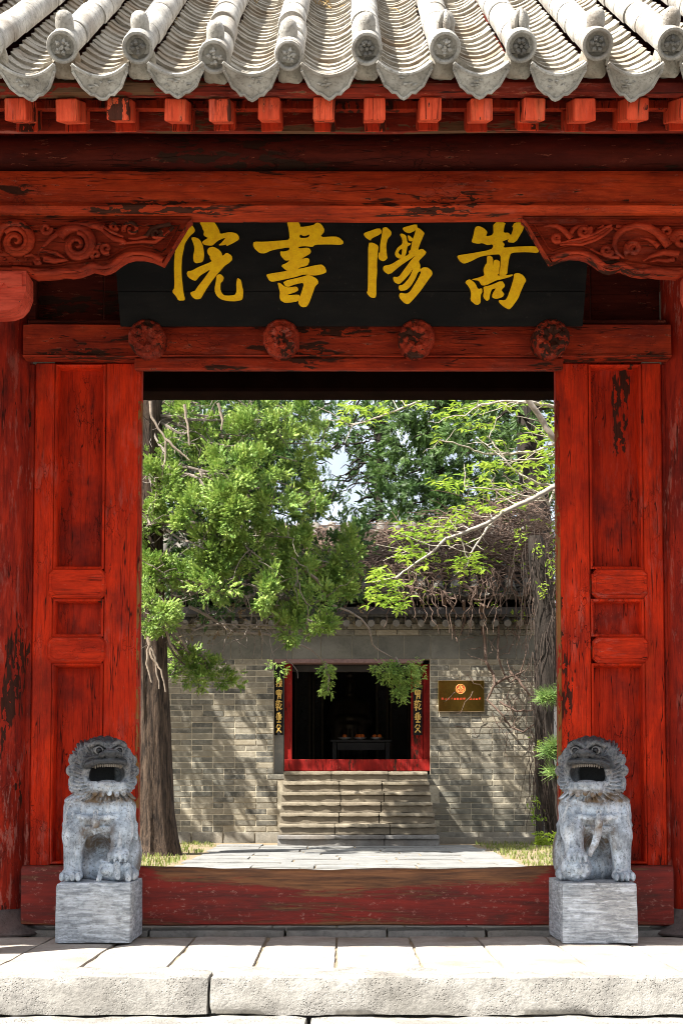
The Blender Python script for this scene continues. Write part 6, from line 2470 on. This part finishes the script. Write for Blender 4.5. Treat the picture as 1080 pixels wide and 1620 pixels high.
# ------------------------------------------------------------------ spring-green tree: its boughs reach in from the right
LY = 6.4
lf = thing('leafy_tree', (at(985, 1300, LY).x, LY + .1, -.02), 'young tree with pale boughs and fresh yellow green leaves on the right', 'tree')
tk = [(985, 1380), (980, 1200), (972, 1000), (968, 900), (955, 760), (940, 640), (930, 480)]
pp = [at(px, py, LY) for px, py in tk]
pp[0].z = -.1
obj('trunk', MB().tube(pp, taper(7, .11, .05), 16, ridge=bark_ridge(5, .06)).mesh('trunk', 60), M_PALEBR, lf)
BR = [
 ([(968, 890), (930, 800), (880, 768), (840, 790), (800, 808), (770, 828), (735, 843), (705, 852), (680, 876), (650, 896), (625, 915)], 5.6, .034, .008),
 ([(780, 824), (760, 850), (745, 875), (738, 895)], 5.6, .014, .006),
 ([(960, 800), (920, 760), (880, 770), (850, 765), (810, 742), (780, 700), (770, 690)], 6.4, .020, .006),
 ([(950, 730), (900, 690), (870, 705), (840, 716), (800, 719), (765, 718), (735, 706), (695, 696)], 6.6, .022, .006),
 ([(945, 700), (900, 690), (872, 722), (830, 728), (790, 728)], 6.2, .016, .005),
 ([(940, 660), (890, 705), (872, 690), (855, 662), (838, 638), (820, 610)], 6.0, .036, .028),
 ([(935, 640), (900, 648), (870, 642), (840, 636), (800, 634), (760, 640), (735, 658)], 6.5, .030, .006),
 ([(700, 620), (650, 640), (610, 655), (575, 668), (552, 674)], 6.8, .014, .005),
 ([(880, 765), (850, 790), (820, 782), (795, 775), (760, 772), (735, 770)], 5.8, .014, .005),
 ([(705, 852), (690, 850), (668, 850), (650, 846)], 5.6, .010, .004),
 ([(680, 876), (660, 872), (640, 870)], 5.6, .009, .004),
 ([(880, 760), (868, 800), (862, 790), (850, 770)], 6.2, .014, .006),
]
mb = MB()
tips = []
for (ln, Y, r0, r1) in BR:
    pp = [at(px, py, Y + (i * -.06)) for i, (px, py) in enumerate(ln)]
    q = []
    for i in range(len(pp) - 1): q += wander(pp[i], pp[i + 1], 4, .07)[:-1]
    q.append(pp[-1])
    mb.tube(q, taper(len(q), r0, r1), 7)
    tips += q[len(q) // 4:]
for s_ in random.sample(tips, min(90, len(tips))):
    e = s_ + Vector((random.uniform(-.6, .2), random.uniform(-.3, .2), random.uniform(-.25, .35))) * .8
    mb.tube(wander(s_, e, 4, .2), taper(5, .006, .0025), 4)
obj('branch', mb.mesh('branch', 60), M_PALEBR, lf)
lt = []
for (dx, w, z) in ((0, 0, 0),):
    pass
LV = np.array([(0, 0, 0), (.035, .016, .004), (.075, .012, .002), (.105, 0, -.012), (.075, -.012, .002), (.035, -.016, .004), (.04, 0, -.004), (.075, 0, -.008)])
LF = np.array([(0, 1, 6, 6), (1, 2, 7, 6), (2, 3, 7, 7), (3, 4, 7, 7), (4, 5, 6, 7), (5, 0, 6, 6)])
LV = np.array([(0, 0, 0), (.030, .017, .006), (.072, .014, .002), (.105, 0, -.014), (.072, -.014, .002), (.030, -.017, .006), (.030, 0, -.002), (.072, 0, -.008)])
LF = np.array([(0, 6, 1, 1), (0, 5, 6, 6), (6, 7, 2, 1), (5, 4, 7, 6), (7, 3, 2, 2), (4, 3, 7, 7)])
clus = [(600, 918, 16, 12, 5.2, 1), (625, 925, 20, 12, 5.2, 1), (590, 940, 12, 14, 5.2, 1), (615, 950, 10, 8, 5.2, .7), (630, 948, 12, 10, 5.2, .8), (630, 965, 10, 8, 5.2, .6),
 (640, 880, 24, 12, 5.3, 1), (665, 880, 20, 16, 5.3, 1), (600, 905, 10, 10, 5.2, .6), (730, 890, 18, 10, 5.5, .8), (755, 885, 12, 10, 5.5, .7), (728, 905, 8, 10, 5.5, .6), (758, 900, 8, 6, 5.5, .4),
 (650, 835, 22, 14, 5.5, 1), (690, 835, 30, 12, 5.5, 1.1), (720, 820, 34, 14, 5.5, 1.1), (750, 800, 26, 12, 5.6, .9), (650, 850, 18, 8, 5.5, .7), (700, 850, 24, 8, 5.5, .7), (780, 810, 18, 10, 5.6, .6),
 (700, 768, 16, 10, 6.0, .8), (735, 762, 24, 10, 6.0, 1), (770, 770, 30, 12, 6.0, 1), (800, 775, 22, 12, 6.0, .8), (760, 745, 16, 14, 6.1, .8), (780, 735, 20, 12, 6.2, .7), (820, 740, 24, 14, 6.2, .9), (850, 730, 22, 16, 6.2, .9), (870, 715, 14, 14, 6.2, .8),
 (840, 690, 24, 10, 6.4, .9), (865, 685, 18, 12, 6.4, .9), (860, 755, 18, 10, 6.2, .7), (868, 740, 10, 16, 6.2, .6),
 (730, 645, 22, 10, 6.5, .9), (740, 665, 20, 14, 6.5, 1), (770, 672, 14, 10, 6.5, .7), (705, 655, 14, 12, 6.5, .6), (760, 640, 30, 8, 6.5, .6), (800, 640, 20, 8, 6.5, .5), (870, 655, 12, 12, 6.2, .6), (690, 690, 10, 8, 6.5, .3), (785, 708, 10, 8, 6.5, .3),
 (550, 645, 12, 10, 6.8, .8), (545, 665, 8, 8, 6.8, .6), (575, 650, 14, 8, 6.8, .6), (610, 648, 14, 8, 6.8, .7), (660, 640, 20, 6, 6.8, .6), (590, 665, 14, 6, 6.8, .4), (840, 770, 14, 8, 6.1, .5), (820, 800, 14, 8, 5.9, .4)]
P, D = [], []
for (px, py, rx, ry_, Y, w) in clus:
    n = int(16 * w)
    for _ in range(n):
        c = at(px + random.gauss(0, rx * .6), py + random.gauss(0, ry_ * .6), Y + random.uniform(-.35, .35))
        a0 = random.uniform(0, 2 * PI)
        for k in range(random.choice((2, 3, 4))):
            a = a0 + k * 2.2
            D.append((math.cos(a) - .25, math.sin(a) * .8, random.uniform(-.55, .35)))
            P.append(tuple(c))
P, D = np.array(P), np.array(D)
d = D / np.linalg.norm(D, axis=1, keepdims=True)
up_ = np.array([0, 0, 1.0]) + rng.normal(size=d.shape) * .35
u_ = np.cross(up_, d); u_ /= np.linalg.norm(u_, axis=1, keepdims=True)
w_ = np.cross(d, u_)
V, Fq = scatter(LV, LF, P, np.stack([d, u_, w_], 2), rng.uniform(.55, 1.05, len(P)))
lm = bpy.data.meshes.new('leaves')
lm.from_pydata([tuple(v) for v in V], [], [tuple(dict.fromkeys(f)) for f in Fq.tolist()])
o = obj('leaves', lm, M_SPRING, lf)
o['kind'] = 'stuff'

# ------------------------------------------------------------------ bare climbers over the hall roof and down its right end
def roof_pt(px, py, lift=.15):
    """a point on the hall's roof slope seen at a pixel, lifted off it"""
    d = ray(px, py)
    nrm = Vector((0, -hsn, hcs))
    o = Vector((0, CAMY, CAMZ))
    den = d.dot(nrm)
    if abs(den) < 1e-4: return None
    k = (HRO + nrm * lift - o).dot(nrm) / den
    return o + d * k


vn = thing('climbing_vine', (WX1 - .1, HY - .3, 0), 'tangle of bare brown climber stems heaped over the hall roof', 'vine')
mb = MB()
r_ = random.Random(21)
for _ in range(2300):
    x = r_.uniform(-1.6, WX1 + .25)
    hump = .25 + .55 * max(0, min(1, (x - 1.6) / 1.4)) + .25 * max(0, (x - .2) / 3.2)
    y_ = HY - .35 + r_.random() * 1.9
    zroof = HRO.z + (y_ - HRO.y) * math.tan(HS)
    z = zroof + r_.random() ** 1.2 * hump
    p = Vector((x, y_, z))
    L = r_.uniform(.5, 1.5)
    a = r_.uniform(0, 2 * PI)
    q = [p]
    dv = Vector((math.cos(a), math.sin(a) * .5, r_.uniform(-.3, .3))).normalized()
    for k in range(7):
        dv = (dv + Vector((r_.gauss(0, .4), r_.gauss(0, .3), r_.gauss(0, .35)))).normalized()
        nx = q[-1] + dv * L / 7
        zr_ = HRO.z + (nx.y - HRO.y) * math.tan(HS) + .03
        if nx.y < HY - .42: nx.y = HY - .42 - r_.random() * .08
        nx.z = min(max(nx.z, zr_ if nx.y > HY - .4 else 0), zr_ + hump * 1.15)
        nx.x = min(nx.x, WX1 + .5)
        q.append(nx)
    mb.tube(q, taper(8, r_.uniform(.006, .016), .004), 4, cap=False)
tag(obj('stem_tangle', mb.mesh('stem_tangle', 60), M_VINE, vn), kind='stuff')
# stems one can follow, hanging in front of the wall
mb_list = [
 [(690, 930), (705, 939), (714, 957), (721, 975), (717, 996), (723, 1016)],
 [(735, 925), (744, 933), (753, 951), (764, 958), (782, 967), (787, 978), (788, 1004), (787, 1040), (797, 1067), (807, 1080), (822, 1068), (830, 1040), (832, 1010)],
 [(760, 955), (762, 980), (767, 1023), (768, 1047), (780, 1067), (782, 1083), (770, 1107), (793, 1130), (807, 1150), (827, 1158), (843, 1147), (862, 1130), (872, 1115)],
 [(806, 1062), (830, 1090), (843, 1107), (858, 1112)],
 [(782, 1083), (800, 1072), (815, 1068), (830, 1060)],
 [(770, 905), (782, 928), (778, 945), (770, 962)],
 [(740, 945), (760, 950), (775, 945)],
 [(660, 925), (665, 950), (672, 968), (668, 985)],
 [(630, 925), (652, 930), (700, 940), (720, 948)],
 [(704, 945), (705, 965), (706, 990)],
 [(733, 950), (735, 980), (728, 1005)],
 [(790, 1110), (815, 1125), (840, 1124), (860, 1118)],
 [(815, 935), (830, 965), (850, 990), (860, 1020)],
 [(845, 1180), (850, 1230), (858, 1270), (872, 1310), (880, 1325)],
 [(850, 1130), (866, 1135), (872, 1150), (868, 1175), (862, 1230), (870, 1290)],
]
for ln in mb_list:
    pp = [at(px, py, HY - .16 - .1 * (i % 2 == 1) - (.35 if py < 965 else 0)) for i, (px, py) in enumerate(ln)]
    q = []
    for i in range(len(pp) - 1): q += wander(pp[i], pp[i + 1], 4, .07)[:-1]
    q.append(pp[-1])
    obj('hanging_stem', MB().tube(q, taper(len(q), r_.uniform(.022, .034), .010), 7).mesh('hanging_stem', 60), M_VINE, vn)
mb = MB()
for _ in range(160):
    px, py = r_.uniform(565, 885), r_.uniform(890, 950)
    a = at(px, py, HY - .62)
    e = a + Vector((r_.uniform(-.3, .3), r_.uniform(-.05, .12), -r_.random() ** 2 * (.5 + (px - 560) / 330)))
    mb.tube(wander(a, e, 7, .22), taper(8, .012, .004), 4)
for _ in range(130):
    px, py = r_.uniform(700, 880), r_.uniform(940, 1160)
    if r_.random() > (px - 690) / 160: continue
    a = at(px, py, HY - .2)
    e = a + Vector((r_.uniform(-.35, .35), r_.uniform(-.06, .06), r_.uniform(-.7, .2)))
    mb.tube(wander(a, e, 6, .25), taper(7, .008, .003), 4)
tag(obj('fine_stems', mb.mesh('fine_stems', 60), M_VINE, vn), kind='stuff')
# new leaves on the climber
P, D = [], []
for _ in range(230):
    px, py = r_.uniform(590, 880), r_.uniform(850, 960)
    if px > 800: py = r_.uniform(822, 990)
    c = at(px, py, HY - .6 + r_.random() * .3)
    for k in range(3):
        P.append(tuple(c)); D.append((r_.uniform(-1, 1), r_.uniform(-1, 0), r_.uniform(-.5, .6)))
P, D = np.array(P), np.array(D)
V, Fq = scatter(LV, LF, P, frames(D), rng.uniform(.4, .8, len(P)))
lm = bpy.data.meshes.new('new_leaves')
lm.from_pydata([tuple(v) for v in V], [], [tuple(dict.fromkeys(f)) for f in Fq.tolist()])
tag(obj('new_leaves', lm, M_SPRING, vn), kind='stuff')

# trunk wrapped in climbers at the right corner of the hall
vt = thing('vine_covered_tree', (at(872, 1330, 15.0).x, 15.0, 0), 'dark leaning trunk wrapped in hanging climber stems right of the brick wall', 'tree')
pp = [at(882, 1345, 15.0), at(870, 1290, 15.0), at(862, 1220, 15.0), at(860, 1130, 15.0), at(864, 1040, 15.0), at(862, 960, 15.0), at(850, 890, 15.0), at(846, 850, 15.1)]
pp[0].z = -.1
q = []
for i in range(len(pp) - 1): q += [pp[i].lerp(pp[i + 1], k / 6) for k in range(6)]
q.append(pp[-1])
rr = [.09 + .08 * min(1, i / 18) - .06 * max(0, (i - 28) / 16) for i in range(len(q))]
obj('trunk', MB().tube(q, rr, 28, ridge=bark_ridge(4, .14)).mesh('trunk', 60), M_BARKD, vt)
mb = MB()
for _ in range(110):
    i = r_.randint(6, len(q) - 1)
    a = q[i] + Vector((r_.uniform(-.30, .30), r_.uniform(-.30, -.05), r_.uniform(-.1, .1)))
    L = r_.uniform(.4, 1.6)
    e = a + Vector((r_.uniform(-.22, .22), r_.uniform(-.1, .1), -L))
    if e.z < .1: e.z = .1
    mb.tube(wander(a, e, 7, .09), taper(8, r_.uniform(.004, .012), .003), 4)
tag(obj('climber_stems', mb.mesh('climber_stems', 60), M_VINED, vt), kind='stuff')
bl_ = [(c3(px, py, 14.7), (.10, .10, .08), 1) for px, py in ((846, 1272), (848, 1292), (855, 1180), (851, 870), (870, 900), (860, 930), (820, 850))]
P, D = [], []
for (c, r3, w) in bl_:
    for _ in range(26):
        P.append(tuple(np.array(c) + rng.normal(size=3) * .07)); D.append(rng.normal(size=3))
P, D = np.array(P), np.array(D)
V, Fq = scatter(LV, LF, P, frames(D), rng.uniform(.5, .9, len(P)))
lm = bpy.data.meshes.new('ivy_leaves')
lm.from_pydata([tuple(v) for v in V], [], [tuple(dict.fromkeys(f)) for f in Fq.tolist()])
tag(obj('ivy_leaves', lm, M_SPRING, vt), kind='stuff')

# two young pines: needle tufts at the ends of thin stems
def pine(px, base_py, tufts, Y, label):
    b = at(px, 1350, Y)
    b.z = -.02
    t = thing('young_pine', b, label, 'pine', 'young pines beside the right door panel')
    mb = MB()
    V, Fq = [], []
    for (tx, ty, n, L) in tufts:
        c = at(tx, ty, Y)
        mb.tube(wander(b, c, 8, .06), taper(9, .022, .010), 6)
        for _ in range(n):
            d_ = Vector((random.gauss(0, 1), random.gauss(0, 1), random.gauss(.35, .8))).normalized()
            p0 = c + d_ * random.uniform(0, .05) + Vector((random.uniform(-.08, .08), random.uniform(-.08, .08), random.uniform(-.05, .05)))
            s_ = d_.orthogonal().normalized() * .0045
            p1 = p0 + d_ * L * random.uniform(.6, 1.1)
            o_ = len(V)
            V += [tuple(p0 - s_), tuple(p0 + s_), tuple(p1 + s_ * .3), tuple(p1 - s_ * .3)]
            Fq.append((o_, o_ + 1, o_ + 2, o_ + 3))
    obj('stem', mb.mesh('stem', 60), M_BARKD, t)
    tag(obj('needles', mesh_np('needles', np.array(V), np.array(Fq)), M_PINE, t), kind='stuff')


pine(898, 1350, [(862, 1104, 420, .16), (880, 1102, 420, .17), (905, 1090, 300, .17)], 12.6, 'taller young pine with needle tufts above the stone lion')
pine(892, 1350, [(872, 1190, 500, .18), (880, 1182, 300, .17), (876, 1222, 240, .14), (900, 1200, 300, .16)], 11.2, 'shorter young pine with bright needle tufts beside the stone lion')
# low side wall beyond the hall's right end
sw = thing('side_wall', (6.2, 19.2, 0), 'grey brick wall with pale plaster top right of the hall', 'wall')
x0, x1 = WX1 + .25, 9.5
zmid_ = 1.15
mb = MB()
for r in range(11):
    x = x0 - .2 * (r % 2)
    while x < x1:
        a, b = max(x, x0), min(x + .40, x1)
        if b - a > .06: mb.box(a + .006, b - .006, 19.0 + random.uniform(-.004, .004), 19.25, r * .105 + .005, r * .105 + .1, .005)
        x += .40
tag(obj('brick_courses', mb.mesh('brick_courses'), M_BRICK, sw), kind='stuff')
obj('mortar', MB().box(x0, x1, 19.02, 19.24, -.1, 1.158, .003).mesh('mortar'), M_MORTAR, sw)
obj('plaster', MB().box(x0, x1, 19.03, 19.23, 1.16, 2.6, .01).mesh('plaster'), simple('pale_plaster', (.58, .58, .57), .85, .25, 3), sw)
obj('coping', MB().box(x0, x1, 18.9, 19.36, 2.603, 2.75, .03).mesh('coping'), M_HTILE, sw)
# low plants at the foot of the right corner
P, D = [], []
for _ in range(60):
    c = at(random.uniform(846, 880), random.uniform(1318, 1345), 14.0)
    c.z = max(.02, c.z)
    for k in range(3): P.append(tuple(c)); D.append((random.uniform(-1, 1), random.uniform(-1, .4), random.uniform(0, 1)))
P, D = np.array(P), np.array(D)
V, Fq = scatter(LV, LF, P, frames(D), rng.uniform(.5, .9, len(P)))
lm = bpy.data.meshes.new('weeds')
lm.from_pydata([tuple(v) for v in V], [], [tuple(dict.fromkeys(f)) for f in Fq.tolist()])
tag(obj('weeds', lm, M_SPRING), 'small green weeds at the foot of the vine wrapped trunk', 'weeds', kind='stuff')

# ------------------------------------------------------------------ trees across the forecourt (behind the camera; the brass plaque mirrors them)
FT = [(-21, -22, 9.5), (-14.5, -25, 10.5), (-8, -22.5, 9), (-2.5, -26, 11), (3.5, -23, 9.5), (9.5, -25, 10.5), (15.5, -22, 9), (22, -24, 10)]
FTL = ['broad green tree at the far left end of the forecourt row', 'second broad green tree from the left in the forecourt row', 'third broad green tree from the left in the forecourt row', 'tallest broad green tree, just left of the forecourt middle', 'broad green tree just right of the forecourt middle', 'third broad green tree from the right in the forecourt row', 'second broad green tree from the right in the forecourt row', 'broad green tree at the far right end of the forecourt row']
for i, (x, y_, hh) in enumerate(FT):
    t = thing('forecourt_tree', (x, y_, -.72), FTL[i], 'tree', 'trees across the forecourt facing the gate')
    obj('trunk', MB().tube(wander((x, y_, -.9), (x, y_, hh * .8), 8, .05), taper(9, .28, .08), 14).mesh('trunk', 60), M_BARKD, t)
    bl = []
    for k in range(14):
        a = k * 2.4
        f_ = (k + .5) / 14
        rr = 2.9 * math.sin(PI * (.15 + .8 * f_))
        bl.append(((x + rr * math.cos(a), y_ + rr * math.sin(a), .8 + (hh - 1.2) * f_), (1.5, 1.5, 1.2), 1))
    foliage('crown', bl, SPR_COARSE, 30, M_EVER2, t, 2.6, -.2)
